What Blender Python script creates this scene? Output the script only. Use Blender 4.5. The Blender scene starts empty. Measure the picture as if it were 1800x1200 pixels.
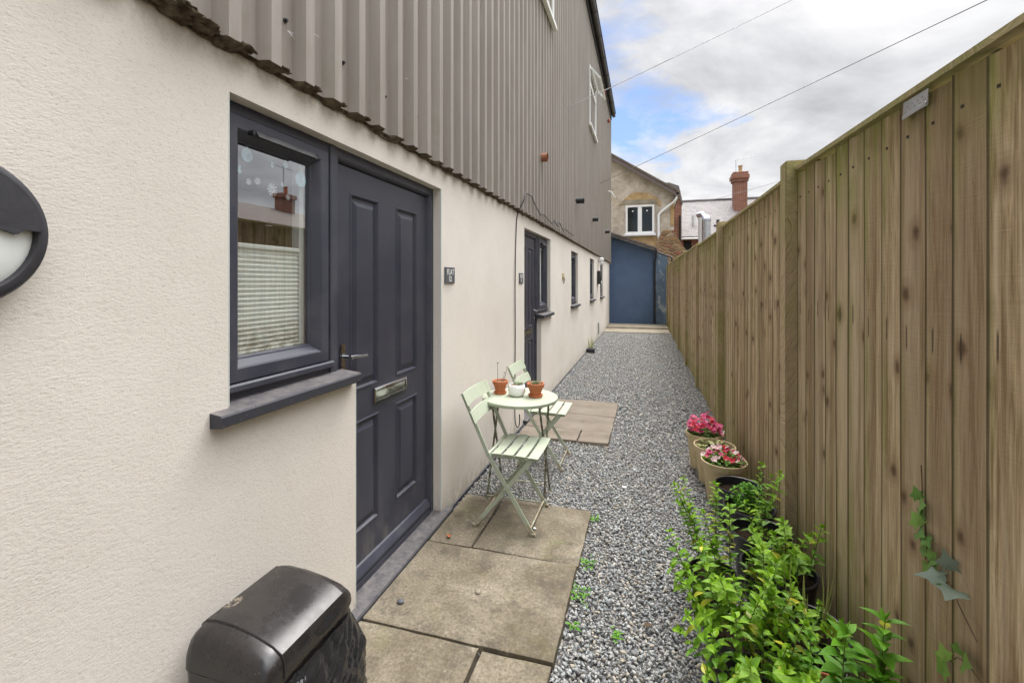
import bpy, bmesh, math, random
import numpy as np
from mathutils import Vector, Matrix, noise as mn

PI = math.pi
random.seed(7)
rng = np.random.default_rng(11)
S = bpy.context.scene
COL = S.collection
V = Vector

# ------------------------------------------------------------------ node helpers
class NT:
    def __init__(s, name):
        s.m = bpy.data.materials.new(name); s.m.use_nodes = True
        s.t = s.m.node_tree; s.t.nodes.clear()
        s.out = s.t.nodes.new('ShaderNodeOutputMaterial')
    def n(s, typ, ins=None, **kw):
        nd = s.t.nodes.new(typ)
        for k, v in kw.items(): setattr(nd, k, v)
        for k, v in (ins or {}).items():
            if isinstance(v, bpy.types.NodeSocket): s.t.links.new(v, nd.inputs[k])
            else: nd.inputs[k].default_value = v
        return nd
    def obj(s): return s.n('ShaderNodeTexCoord').outputs['Object']
    def uv(s): return s.n('ShaderNodeTexCoord').outputs['UV']
    def xyz(s, v): return s.n('ShaderNodeSeparateXYZ', {0: v}).outputs
    def comb(s, x=0, y=0, z=0): return s.n('ShaderNodeCombineXYZ', {0: x, 1: y, 2: z}).outputs[0]
    def map(s, v, sc=(1, 1, 1), rot=(0, 0, 0), loc=(0, 0, 0)):
        return s.n('ShaderNodeMapping', {'Vector': v, 'Scale': sc, 'Rotation': rot, 'Location': loc}).outputs[0]
    def noise(s, v, sc=5, det=4, ro=.55, dist=0):
        return s.n('ShaderNodeTexNoise', {'Vector': v, 'Scale': sc, 'Detail': det, 'Roughness': ro, 'Distortion': dist}).outputs[0]
    def voro(s, v, sc=5, feat='F1', out='Distance', rnd=1):
        return s.n('ShaderNodeTexVoronoi', {'Vector': v, 'Scale': sc, 'Randomness': rnd}, feature=feat).outputs[out]
    def ramp(s, f, stops, interp='LINEAR'):
        nd = s.n('ShaderNodeValToRGB', {0: f}); cr = nd.color_ramp; cr.interpolation = interp
        while len(cr.elements) < len(stops): cr.elements.new(1)
        for e, (p, c) in zip(cr.elements, stops):
            e.position = p
            e.color = (c, c, c, 1) if not isinstance(c, (tuple, list)) else (*c, 1)
        return nd.outputs[0]
    def mix(s, f, a, b, mode='MIX'):
        nd = s.n('ShaderNodeMix', data_type='RGBA', blend_type=mode)
        for i, v in ((0, f), (6, a), (7, b)):
            if isinstance(v, bpy.types.NodeSocket): s.t.links.new(v, nd.inputs[i])
            elif i == 0: nd.inputs[0].default_value = v
            else: nd.inputs[i].default_value = (*v, 1) if len(v) == 3 else v
        return nd.outputs[2]
    def math(s, op, a, b=0.0, clamp=False):
        nd = s.n('ShaderNodeMath', operation=op, use_clamp=clamp)
        for i, v in ((0, a), (1, b)):
            if isinstance(v, bpy.types.NodeSocket): s.t.links.new(v, nd.inputs[i])
            else: nd.inputs[i].default_value = v
        return nd.outputs[0]
    def rng(s, v, a, b, c=0., d=1.):
        return s.n('ShaderNodeMapRange', {0: v, 1: a, 2: b, 3: c, 4: d}).outputs[0]
    def bump(s, h, st=.5, d=.01, nrm=None):
        ins = {'Height': h, 'Strength': st, 'Distance': d}
        if nrm: ins['Normal'] = nrm
        return s.n('ShaderNodeBump', ins).outputs[0]
    def attr(s, nm, out='Color'): return s.n('ShaderNodeAttribute', attribute_name=nm).outputs[out]
    def bsdf(s, col, rough=.6, bump=None, metal=0, spec=.5, **kw):
        ins = {'Base Color': (*col, 1) if isinstance(col, tuple) else col, 'Roughness': rough, 'Metallic': metal, 'Specular IOR Level': spec}
        if bump: ins['Normal'] = bump
        ins.update(kw)
        b = s.n('ShaderNodeBsdfPrincipled', ins)
        s.t.links.new(b.outputs[0], s.out.inputs[0]); return s.m

def plain(name, col, rough=.5, metal=0, var=.12, sc=8, bst=.1, spec=.5, bd=.002, **kw):
    m = NT(name); o = m.obj()
    f = m.noise(o, sc, 5, .6)
    c = m.mix(m.rng(f, .3, .7), tuple(x * (1 - var) for x in col), tuple(min(1, x * (1 + var)) for x in col))
    r = m.rng(m.noise(o, sc * 2.3, 3), .2, .8, max(.03, rough - .1), min(1, rough + .1))
    return m.bsdf(c, r, m.bump(m.noise(o, sc * 12, 3), bst, bd), metal, spec, **kw)

M = {}
def mk_materials():
    # painted render, horizontal trowel grain
    m = NT('cream_render'); o = m.obj()
    g1 = m.noise(m.map(o, (1, .50, 1), (.32, 0, 0)), 210, 4, .66)
    g2 = m.noise(m.map(o, (1, .6, 1), (.2, 0, 0)), 62, 4, .6)
    h = m.math('ADD', m.math('MULTIPLY', g1, .75), m.math('MULTIPLY', g2, .40))
    base = m.mix(m.rng(m.noise(o, 1.3, 5, .6), .3, .7), (.665, .615, .545), (.755, .705, .635))
    base = m.mix(m.rng(g1, .25, .44, .55, 0), base, (.40, .335, .265))
    x, y, z = m.xyz(o)
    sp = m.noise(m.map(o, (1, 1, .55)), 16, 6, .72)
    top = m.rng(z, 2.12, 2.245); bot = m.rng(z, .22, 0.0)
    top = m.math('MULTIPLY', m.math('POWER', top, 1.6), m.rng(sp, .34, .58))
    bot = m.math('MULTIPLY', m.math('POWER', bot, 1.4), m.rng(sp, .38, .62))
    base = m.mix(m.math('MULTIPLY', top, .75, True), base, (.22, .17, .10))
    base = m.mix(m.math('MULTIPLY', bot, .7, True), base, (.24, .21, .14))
    speck = m.rng(m.voro(o, 9), .035, .02)
    speck = m.math('MULTIPLY', speck, m.rng(m.noise(o, 2.3, 2), .5, .62))
    base = m.mix(m.math('MULTIPLY', speck, .7), base, (.2, .15, .1))
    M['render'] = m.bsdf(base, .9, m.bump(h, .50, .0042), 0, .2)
    # profiled steel cladding
    m = NT('profiled_steel'); o = m.obj()
    st = m.noise(m.map(o, (1, 7, .22)), 3, 5, .6)
    bl = m.noise(o, .7, 4)
    c = m.mix(m.rng(st, .3, .7), (.215, .188, .162), (.300, .268, .235))
    x, y, z = m.xyz(o)
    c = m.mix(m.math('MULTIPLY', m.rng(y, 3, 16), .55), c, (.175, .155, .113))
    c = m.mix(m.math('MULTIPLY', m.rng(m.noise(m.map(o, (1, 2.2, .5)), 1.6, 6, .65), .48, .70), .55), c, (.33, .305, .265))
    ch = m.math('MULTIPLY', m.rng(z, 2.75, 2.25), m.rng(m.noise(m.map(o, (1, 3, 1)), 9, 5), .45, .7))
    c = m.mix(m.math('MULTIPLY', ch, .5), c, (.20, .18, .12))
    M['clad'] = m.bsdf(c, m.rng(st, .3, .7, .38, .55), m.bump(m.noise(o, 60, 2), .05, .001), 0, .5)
    # dark grey upvc
    m = NT('anthracite_upvc'); o = m.obj()
    gr = m.noise(m.map(o, (8, 8, .6)), 22, 4, .6)
    du = m.noise(o, 6, 5, .65)
    c = m.mix(m.rng(du, .45, .75), (.040, .042, .060), (.072, .073, .088))
    c = m.mix(m.rng(m.voro(o, 26), .05, .03, 0, .35), c, (.28, .26, .24))
    M['upvc'] = m.bsdf(c, m.rng(du, .3, .7, .36, .55), m.bump(gr, .12, .0015), 0, .5)
    m = NT('grained_door_skin'); o = m.obj()
    gr = m.noise(m.map(o, (10, 10, .55)), 30, 5, .65)
    du = m.noise(o, 3, 5, .65); x, y, z = m.xyz(o)
    c = m.mix(m.rng(du, .4, .75), (.034, .036, .054), (.058, .059, .074))
    sc = m.math('MULTIPLY', m.rng(z, .45, .1), m.rng(m.noise(m.map(o, (1, 1, .5)), 14, 6, .7), .48, .66))
    c = m.mix(m.math('MULTIPLY', sc, .6), c, (.16, .15, .14))
    M['door'] = m.bsdf(c, m.rng(du, .3, .7, .33, .5), m.bump(gr, .3, .0015), 0, .5)
    # dusty sill
    m = NT('dusty_grey_sill'); o = m.obj()
    gx = m.xyz(m.n('ShaderNodeNewGeometry').outputs['Normal'])[2]
    du = m.noise(o, 22, 6, .72)
    c = m.mix(m.math('MULTIPLY', m.rng(gx, .5, .95), m.rng(du, .3, .65)), (.036, .037, .046), (.15, .135, .13))
    c = m.mix(m.rng(m.voro(o, 45), .1, .06, 0, .55), c, (.3, .28, .26))
    M['sill'] = m.bsdf(c, .55, m.bump(du, .15, .002))
    # glass
    for nm, lo, hi in (('glass', .25, .60), ('glass_far', .12, .5)):
        m = NT('window_' + nm)
        lw = m.n('ShaderNodeLayerWeight', {0: .35}).outputs['Facing']
        g = m.n('ShaderNodeBsdfGlossy', {'Color': (.93, .95, .97, 1), 'Roughness': .0})
        tr = m.n('ShaderNodeBsdfTransparent', {'Color': (.88, .92, .9, 1)})
        ms = m.n('ShaderNodeMixShader', {0: m.rng(lw, .0, .9, lo, hi), 1: tr.outputs[0], 2: g.outputs[0]})
        m.t.links.new(ms.outputs[0], m.out.inputs[0]); M[nm] = m.m
    # blind
    m = NT('pleated_blind_cloth'); o = m.obj(); x, y, z = m.xyz(o)
    sp = m.noise(m.map(o, (1, 1, 2)), 26, 6, .75)
    dm = m.math('MULTIPLY', m.rng(z, 1.38, 1.25), m.rng(sp, .42, .64))
    c = m.mix(m.math('MULTIPLY', dm, .95, True), (.97, .97, .94), (.20, .15, .09))
    M['blind'] = m.bsdf(c, .85, None, 0, .2)
    # fence timber
    for nm, mo in (('timber', 1.0), ('post_timber', .6)):
        m = NT('weathered_' + nm); o = m.obj(); uv = m.uv()
        ti = m.attr('tint', 'Fac') if nm == 'timber' else m.noise(o, .4, 1)
        off = m.comb(m.math('MULTIPLY', ti, 37.), m.math('MULTIPLY', ti, 91.), m.math('MULTIPLY', ti, 53.))
        p = m.n('ShaderNodeVectorMath', {0: o, 1: off}, operation='ADD').outputs[0]
        gr = m.rng(m.noise(m.map(p, (9, 9, .42)), 6, 6, .68, .5), .30, .70)
        fi = m.noise(m.map(p, (30, 30, .8)), 6, 4, .7)
        sw = m.noise(m.map(p, (2, 2, 60), (.1, 0, 0)), 2.2, 4, .7)
        c = m.ramp(gr, [(.22, (.32, .225, .12)), (.38, (.53, .40, .245)), (.58, (.65, .505, .32)), (.8, (.75, .62, .43))])
        c = m.mix(m.rng(fi, .3, .6, .55, 0), c, (.17, .115, .07))
        c = m.mix(m.rng(ti, .5, 1, 0, .6), c, (.54, .43, .31))
        c = m.mix(m.rng(ti, .40, 0, 0, .62), c, (.27, .195, .12))
        c = m.mix(m.rng(m.noise(p, 1.1, 4), .4, .75, 0, .3), c, (.30, .22, .13))
        px, py, pz = m.xyz(p)
        kn2 = m.n('ShaderNodeTexVoronoi', {'Vector': m.comb(m.math('MULTIPLY', py, 7.2), m.math('MULTIPLY', pz, 4.2), 0), 'Scale': 1.0}, voronoi_dimensions='2D')
        kv = m.math('ADD', kn2.outputs['Distance'], m.rng(m.xyz(kn2.outputs['Color'])[0], .68, .70, .0, .6))
        kn = m.math('MULTIPLY', m.rng(m.math('ADD', kv, m.math('MULTIPLY', m.noise(p, 30, 3), .12)), .175, .095), .9)
        if nm == 'timber':
            bd = m.noise(m.comb(m.math('MULTIPLY', m.xyz(uv)[0], 2.6), m.math('MULTIPLY', ti, 83.), m.math('MULTIPLY', m.xyz(o)[2], .22)), 1.0, 2, .5)
            c = m.mix(m.rng(bd, .52, .70, 0, .45), c, (.68, .55, .39))
            c = m.mix(m.rng(bd, .48, .32, 0, .45), c, (.23, .155, .09))
        c = m.mix(m.rng(kv, .26, .12, 0, .45), c, (.27, .175, .105))
        c = m.mix(m.math('MULTIPLY', kn, .85), c, (.085, .05, .03))
        x, y, z = m.xyz(o); u = m.xyz(uv)[0]
        if nm == 'timber':
            edge = m.math('MAXIMUM', m.rng(u, .22, .0), m.rng(u, .70, 1.0))
        else: edge = m.rng(m.noise(o, 3, 2), .4, .6)
        ms = m.noise(m.map(p, (7, 7, .9)), 3.2, 5, .6)
        big = m.noise(m.map(o, (1, 1, .6)), 1.1, 3)
        tp = m.math('ADD', m.rng(z, 1.55, 2.1, 0, .55), m.rng(z, .75, .0, 0, .50))
        mos = m.math('ADD', m.math('ADD', m.math('MULTIPLY', edge, .42), tp), m.rng(big, .35, .7, -.28, .30))
        mos = m.math('MULTIPLY', m.rng(mos, .15, .72), m.rng(ms, .36, .56))
        c = m.mix(m.math('MULTIPLY', mos, .8, True), c, (.27, .29, .07))
        if nm == 'timber': c = m.mix(m.math('MULTIPLY', m.math('MAXIMUM', m.rng(u, .16, .0), m.rng(u, .93, .965)), .85), c, (.075, .058, .034))  # dark lines painted along both board edges in place of overlap shadow
        if nm == 'timber':
            sl = m.math('MULTIPLY', m.rng(m.math('ABSOLUTE', m.math('SUBTRACT', u, .80)), .030, .012), m.rng(m.math('ABSOLUTE', m.math('SUBTRACT', z, m.math('ADD', 1.34, m.math('MULTIPLY', ti, .05)))), .042, .025))
            c = m.mix(m.math('MULTIPLY', sl, .8), c, (.06, .045, .035))
            nl = m.math('MULTIPLY', m.rng(m.math('ABSOLUTE', m.math('SUBTRACT', u, .78)), .05, .03), m.rng(m.math('ABSOLUTE', m.math('SUBTRACT', z, 1.93)), .006, .003))
            c = m.mix(nl, c, (.05, .04, .04))
        hh = m.math('ADD', m.math('MULTIPLY', gr, .6), m.math('ADD', m.math('MULTIPLY', sw, .8), m.math('MULTIPLY', fi, .35)))
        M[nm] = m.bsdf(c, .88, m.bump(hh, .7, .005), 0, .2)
    # gravel bed + stones
    m = NT('gravel_bed'); o = m.obj()
    vc = m.voro(o, 62, 'F1', 'Color'); vd = m.voro(o, 62)
    k = m.xyz(vc)[0]
    c = m.ramp(k, [(0, (.12, .122, .13)), (.5, (.27, .27, .275)), (.85, (.38, .37, .35)), (1, (.52, .50, .47))])
    c = m.mix(m.rng(vd, .45, .75), c, (.05, .05, .05))
    M['bed'] = m.bsdf(c, .85, m.bump(m.math('SUBTRACT', 1, vd), 1, .012))
    m = NT('gravel_stone'); o = m.obj()
    c = m.mix(m.rng(m.noise(o, 160, 3), .3, .7, 0, .3), m.attr('tint'), (.30, .29, .26))
    M['stone'] = m.bsdf(c, .8, m.bump(m.noise(o, 300, 3), .3, .002), 0, .35)
    # paving slabs
    m = NT('weathered_paving'); o = m.obj()
    oi = m.n('ShaderNodeObjectInfo').outputs['Random']
    p = m.n('ShaderNodeVectorMath', {0: o, 1: m.comb(m.math('MULTIPLY', oi, 17), m.math('MULTIPLY', oi, 9), 0)}, operation='ADD').outputs[0]
    a = m.noise(p, 3.2, 6, .62, .3); b = m.noise(p, 75, 5, .75); d = m.noise(p, 9, 5, .7)
    c = m.ramp(a, [(.28, (.10, .08, .052)), (.42, (.172, .143, .10)), (.56, (.24, .205, .15)), (.75, (.32, .28, .215))])
    c = m.mix(m.rng(b, .36, .58, .7, 0), c, (.085, .07, .045))
    c = m.mix(m.rng(b, .60, .72, 0, .5), c, (.46, .41, .34))
    c = m.mix(m.rng(m.voro(p, 28), .10, .05, 0, .5), c, (.05, .045, .04))
    c = m.mix(m.math('MULTIPLY', m.rng(d, .50, .66), .62), c, (.075, .066, .052))
    c = m.mix(m.math('MULTIPLY', m.rng(m.noise(p, 5, 4, .6), .58, .78), .45), c, (.15, .15, .05))
    M['slab'] = m.bsdf(c, .85, m.bump(m.math('ADD', b, m.math('MULTIPLY', a, .5)), .4, .004), 0, .25)
    m = NT('old_sandstone_flag'); o = m.obj()
    a = m.noise(m.map(o, (1, 1.5, 1)), 3.0, 6, .62, .3); b = m.noise(o, 40, 5, .7)
    c = m.ramp(a, [(.25, (.12, .100, .078)), (.5, (.20, .170, .134)), (.8, (.27, .235, .19))])
    c = m.mix(m.rng(b, .35, .6, .35, 0), c, (.14, .10, .07))
    M['flag'] = m.bsdf(c, .85, m.bump(b, .35, .004), 0, .25)
    M['concrete'] = plain('pale_concrete', (.29, .255, .195), .9, 0, .25, 3, .5, .2, .006)
    m = NT('bare_earth'); o = m.obj()
    c = m.mix(m.noise(o, .8, 6), (.10, .11, .05), (.19, .16, .11))
    M['earth'] = m.bsdf(c, .95, m.bump(m.noise(o, 12, 5), .6, .03))
    # sage green metal
    m = NT('sage_green_paint'); o = m.obj()
    f = m.noise(o, 5, 5, .6); x, y, z = m.xyz(o)
    c = m.mix(m.rng(f, .3, .7), (.385, .43, .32), (.45, .49, .38))
    ru = m.math('MULTIPLY', m.rng(z, .075, .01), m.rng(m.noise(o, 22, 4, .7), .40, .55))
    c = m.mix(m.math('MULTIPLY', ru, .9), c, (.30, .12, .035))
    c = m.mix(m.math('MULTIPLY', m.rng(m.noise(o, 34, 5, .7), .62, .72), .5), c, (.22, .17, .10))
    M['sage'] = m.bsdf(c, .42, m.bump(f, .08, .002))
    m = NT('worn_sage_paint'); o = m.obj(); f = m.noise(o, 26, 5, .7)
    M['sageworn'] = m.bsdf(m.mix(m.rng(f, .40, .56), (.30, .34, .24), (.085, .065, .045)), .6, m.bump(f, .2, .002))
    m = NT('black_moulded_plastic'); o = m.obj()
    du = m.noise(o, 9, 6, .7)
    c = m.mix(m.rng(du, .35, .8, 0, .7), (.017, .0155, .0155), (.044, .036, .032))
    c = m.mix(m.rng(m.voro(o, 38), .055, .03, 0, .55), c, (.42, .36, .30))
    rr = m.n('ShaderNodeVectorMath', {0: m.map(o, (1, .8, 0)), 1: (-.10, -.045, 0)}, operation='DISTANCE').outputs['Value']
    ring = m.math('MULTIPLY', m.rng(m.math('ABSOLUTE', m.math('SUBTRACT', rr, .014)), .010, .002), m.rng(m.noise(o, 160, 3, .7), .46, .58))
    c = m.mix(m.math('MULTIPLY', ring, .8), c, (.36, .30, .22))
    M['binpl'] = m.bsdf(c, m.rng(du, .3, .75, .18, .38), m.bump(m.noise(o, 220, 2), .06, .001))
    m = NT('black_bin_liner'); o = m.obj()
    M['liner'] = m.bsdf((.014, .014, .016), .19, m.bump(m.math('ABSOLUTE', m.math('SUBTRACT', m.noise(m.map(o, (1, 1, .45)), 22, 3, .5, 1.6), .5)), .35, .012), 0, .7)
    M['black'] = plain('black_paint', (.02, .02, .022), .4)
    M['slot'] = plain('dark_recess', (.006, .006, .006), .8)
    M['chrome'] = plain('polished_chrome', (.40, .40, .41), .10, 1, .05, 12, .02)
    M['white'] = plain('white_upvc', (.80, .81, .80), .35, 0, .04)
    M['galv'] = plain('galvanised_steel', (.52, .54, .56), .35, .8, .18, 9)
    m = NT('satin_diffuser_plastic'); M['diff'] = m.bsdf((.80, .83, .80), .32, None, 0, .5)
    M['lamp_black'] = plain('matt_black_lamp_plastic', (.032, .031, .036), .5, 0, .25, 30, .1)
    M['slate_plate'] = plain('slate_plaque', (.085, .09, .098), .6, 0, .2, 30, .3)
    M['letter'] = plain('white_engraving', (.78, .78, .76), .6, 0, .03)
    M['cable'] = plain('black_cable', (.022, .021, .022), .55)
    M['terra'] = plain('terracotta', (.43, .135, .050), .75, 0, .22, 14, .25)
    M['terra_vent'] = plain('terracotta_vent', (.30, .125, .07), .7)
    M['ceramic'] = plain('white_ceramic', (.82, .82, .80), .2, 0, .03)
    m = NT('sandy_plastic_pot'); o = m.obj()
    c = m.mix(m.rng(m.noise(o, 12, 6, .7), .35, .7), (.50, .39, .22), (.62, .51, .32))
    M['sandpot'] = m.bsdf(c, .75, m.bump(m.noise(o, 50, 3), .2, .002))
    M['soil'] = plain('potting_soil', (.045, .03, .02), .95, 0, .5, 60, 1, .1, .01)
    M['grit'] = plain('pot_top_grit', (.36, .25, .17), .9, 0, .5, 90, 1, .1, .01)
    M['filler'] = plain('mouldy_closure_foam', (.16, .125, .085), .95, 0, .75, 30, 1, .1, .012)
    M['bead'] = plain('pale_corner_bead', (.66, .70, .66), .5, 0, .03)
    m = NT('shadowed_room_plaster'); M['room'] = m.bsdf(m.mix(m.noise(m.obj(), 2), (.08, .075, .07), (.14, .13, .12)), .9)
    M['gutter'] = plain('dark_gutter_plastic', (.035, .032, .032), .45, 0, .3, 6)
    M['fitting'] = plain('brass_box_plate', (.46, .38, .19), .6)
    M['iron_red'] = plain('red_insulator', (.30, .06, .035), .5)
    # blue painted masonry
    m = NT('blue_masonry_paint'); o = m.obj()
    br = m.n('ShaderNodeTexBrick', {'Vector': m.map(o, (1, 1, 1), (PI / 2, 0, 0)), 'Scale': 1, 'Mortar Size': .008, 'Brick Width': .22, 'Row Height': .075, 'Mortar Smooth': .8}).outputs['Fac']
    c = m.mix(m.rng(m.noise(o, 2, 5), .3, .7), (.075, .125, .22), (.10, .16, .27))
    M['blue'] = m.bsdf(c, .6, m.bump(m.math('SUBTRACT', 1, br), .25, .006))
    m = NT('peeling_blue_paint'); o = m.obj()
    c = m.mix(m.rng(m.noise(o, 3, 5), .3, .7), (.085, .14, .215), (.15, .21, .28))
    pe = m.math('MULTIPLY', m.rng(m.noise(m.map(o, (1, 1, .5)), 5, 6, .72), .53, .62), 1)
    c = m.mix(m.math('MULTIPLY', pe, .85), c, (.44, .47, .47))
    M['bluepeel'] = m.bsdf(c, .7, m.bump(pe, .3, .006))
    # brick / stone / slate
    def brick(nm, c1, c2, mort, w=.22, h=.075, rot=(PI / 2, 0, 0), ms=.012, patch=None):
        m = NT(nm); o = m.obj()
        # project on the dominant wall plane so every side of a block shows courses
        x, y, z = m.xyz(o)
        nx = m.math('ABSOLUTE', m.xyz(m.n('ShaderNodeNewGeometry').outputs['Normal'])[0])
        u = m.n('ShaderNodeMix', {0: m.math('GREATER_THAN', nx, .7), 2: x, 3: y}).outputs[0]
        v = m.comb(u, z, 0)
        v = m.n('ShaderNodeVectorMath', {0: v, 1: m.n('ShaderNodeVectorMath', {0: m.n('ShaderNodeTexNoise', {'Vector': o, 'Scale': 6.}).outputs['Color'], 1: (.02, .02, 0)}, operation='MULTIPLY').outputs[0]}, operation='ADD').outputs[0]
        b = m.n('ShaderNodeTexBrick', {'Vector': v, 'Color1': (*c1, 1), 'Color2': (*c2, 1), 'Mortar': (*mort, 1), 'Scale': 1, 'Mortar Size': ms, 'Brick Width': w, 'Row Height': h, 'Bias': 0})
        c = m.mix(m.rng(m.noise(o, 7, 6, .7), .35, .75, 0, .5), b.outputs[0], tuple(k * .45 for k in c1))
        if patch: c = m.mix(m.rng(m.noise(o, 1.6, 4), .5, .6), c, patch)
        return m.bsdf(c, .88, m.bump(m.math('SUBTRACT', m.noise(o, 20, 4, .6), b.outputs[1]), .6, .012), 0, .2)
    M['brick'] = brick('red_brick', (.34, .105, .055), (.25, .085, .05), (.33, .28, .23))
    M['rubble'] = brick('ochre_rubble_stone', (.40, .25, .115), (.30, .14, .075), (.40, .31, .20), .26, .085, ms=.025)
    M['brownbrick'] = brick('brown_brick', (.26, .14, .085), (.20, .10, .065), (.30, .26, .21))
    m = NT('ochre_rubble'); o = m.obj(); x, y, z = m.xyz(o)
    q = m.comb(m.math('MULTIPLY', x, 3.6), m.math('MULTIPLY', z, 8.5), 0)
    vc = m.n('ShaderNodeTexVoronoi', {'Vector': q, 'Scale': 1.0}, voronoi_dimensions='2D')
    ve = m.n('ShaderNodeTexVoronoi', {'Vector': q, 'Scale': 1.0}, voronoi_dimensions='2D', feature='DISTANCE_TO_EDGE').outputs['Distance']
    c = m.ramp(m.xyz(vc.outputs['Color'])[0], [(0, (.20, .12, .07)), (.3, (.34, .20, .09)), (.55, (.42, .29, .15)), (.8, (.30, .115, .065)), (1, (.46, .36, .23))])
    c = m.mix(m.rng(m.noise(o, 9, 6, .7), .35, .7, 0, .5), c, (.15, .10, .065))
    c = m.mix(m.rng(ve, .09, .03), c, (.27, .215, .15))
    M['rubble'] = m.bsdf(c, .92, m.bump(m.math('ADD', m.rng(ve, 0, .2), m.noise(o, 18, 4)), .8, .03), 0, .2)
    m = NT('ochre_stone'); o = m.obj()
    c = m.ramp(m.noise(o, 4, 5, .65), [(.3, (.30, .19, .08)), (.55, (.46, .32, .155)), (.75, (.52, .42, .27))])
    M['ochre'] = m.bsdf(c, .9, m.bump(m.noise(o, 18, 5), .5, .02))
    m = NT('rough_cast_render'); o = m.obj()
    c = m.mix(m.rng(m.noise(o, 2.6, 7, .7), .38, .62), (.37, .315, .25), (.60, .545, .46))
    c = m.mix(m.rng(m.noise(o, 1.1, 4), .6, .72, 0, .5), c, (.46, .33, .17))
    M['oldrender'] = m.bsdf(c, .92, m.bump(m.noise(o, 14, 6, .7), .8, .03), 0, .2)
    def slate(nm, a, b, w=.25, h=.16):
        m = NT(nm); o = m.obj()
        x, y, z = m.xyz(o)
        nx = m.math('ABSOLUTE', m.xyz(m.n('ShaderNodeNewGeometry').outputs['Normal'])[0])
        u = m.n('ShaderNodeMix', {0: m.math('GREATER_THAN', nx, .3), 2: x, 3: y}).outputs[0]
        br = m.n('ShaderNodeTexBrick', {'Vector': m.comb(u, m.math('MULTIPLY', z, 1.5), 0), 'Color1': (*a, 1), 'Color2': (*b, 1), 'Mortar': (.05, .048, .05, 1), 'Scale': 1, 'Mortar Size': .008, 'Brick Width': w, 'Row Height': h})
        c = m.mix(m.rng(m.noise(o, 3, 6, .7), .48, .72, 0, .4), br.outputs[0], (.25, .23, .20))
        return m.bsdf(c, .7, m.bump(m.math('SUBTRACT', m.noise(o, 25, 3), br.outputs[1]), .7, .015))
    M['slate'] = slate('grey_slate', (.185, .165, .155), (.135, .122, .118))
    M['tile'] = slate('brown_roof_tile', (.16, .115, .085), (.12, .085, .065), .2, .14)
    M['fascia'] = plain('brown_barge_board', (.13, .10, .09), .6)
    M['wall_plain'] = plain('beige_house_render', (.45, .39, .30), .9, 0, .2, 2)
    # leaves, petals
    def leafm(nm, a, b, tr=.25, rough=.45):
        m = NT(nm)
        t = m.attr('tint', 'Fac')
        c = m.mix(t, a, b)
        c = m.mix(m.rng(m.noise(m.obj(), 40, 3), .4, .7, 0, .25), c, tuple(k * .6 for k in a))
        d = m.n('ShaderNodeBsdfPrincipled', {'Base Color': c, 'Roughness': rough, 'Specular IOR Level': .4})
        tl = m.n('ShaderNodeBsdfTranslucent', {'Color': c})
        ms = m.n('ShaderNodeMixShader', {0: tr, 1: d.outputs[0], 2: tl.outputs[0]})
        m.t.links.new(ms.outputs[0], m.out.inputs[0]); return m.m
    M['mint'] = leafm('mint_leaf', (.070, .21, .010), (.27, .48, .022), .3, .55)
    M['mint_yellow'] = leafm('yellowing_leaf', (.22, .30, .03), (.52, .50, .04))
    M['bright'] = leafm('bright_green_leaf', (.060, .205, .012), (.175, .41, .025), .25, .55)
    M['ivy'] = leafm('ivy_leaf', (.08, .19, .035), (.22, .36, .07), .12)
    M['ivy_grey'] = leafm('dusty_ivy_leaf', (.085, .12, .085), (.15, .19, .14), .08)
    M['stem'] = plain('green_brown_stem', (.13, .12, .045), .7)
    M['twig'] = plain('dry_twig', (.11, .07, .04), .9)
    M['petal'] = leafm('pink_petal', (.55, .02, .10), (.78, .16, .36), .3)
    M['petal_red'] = leafm('red_petal', (.60, .015, .03), (.75, .05, .09), .3)
    M['petal_white'] = leafm('white_petal', (.80, .45, .50), (.88, .82, .76), .3)
    M['straw'] = leafm('dry_grass_blade', (.30, .36, .09), (.48, .47, .20), .2)
    M['succ'] = leafm('succulent_leaf', (.20, .27, .14), (.34, .40, .24), .05)
    M['sticker'] = plain('pale_blue_sticker', (.45, .68, .85), .5, 0, .25, 30)
    M['sticker_w'] = plain('white_sticker', (.85, .88, .9), .5, 0, .03)
mk_materials()

# ------------------------------------------------------------------ mesh helpers
ORG = {}
def link(name, me, mats, parent=None, smooth=False, base=None):
    o = bpy.data.objects.new(name, me); COL.objects.link(o)
    for m in (mats if isinstance(mats, (list, tuple)) else [mats]): me.materials.append(m)
    if parent is not None:
        w = ORG[parent.name]; o.parent = parent
    else: w = V(base) if base is not None else V((0, 0, 0)); o.location = w
    ORG[o.name] = w
    if w.length > 0: me.transform(Matrix.Translation(-w))
    if smooth:
        me.polygons.foreach_set('use_smooth', [True] * len(me.polygons))
        me.set_sharp_from_angle(angle=math.radians(smooth if smooth is not True else 40))
    return o
def obj(name, bm, mats, parent=None, smooth=False, base=None, norm=True):
    me = bpy.data.meshes.new(name)
    if norm: bmesh.ops.recalc_face_normals(bm, faces=bm.faces[:])
    bm.to_mesh(me); bm.free()
    return link(name, me, mats, parent, smooth, base)
def thing(name, loc, label, cat, group=None):
    o = bpy.data.objects.new(name, None); COL.objects.link(o); o.location = loc
    o.empty_display_size = .1
    ORG[o.name] = V(loc); tag(o, label, cat, group); return o
def tag(o, label=None, cat=None, group=None, kind=None):
    if label: o['label'] = label
    if cat: o['category'] = cat
    if group: o['group'] = group
    if kind: o['kind'] = kind
    return o
def BM(): return bmesh.new()
def add(bm, verts, faces, mi=0):
    vs = [bm.verts.new(v) for v in verts]
    out = []
    for f in faces:
        try:
            fc = bm.faces.new([vs[i] for i in f]); fc.material_index = mi; out.append(fc)
        except ValueError: pass
    return out
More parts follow.
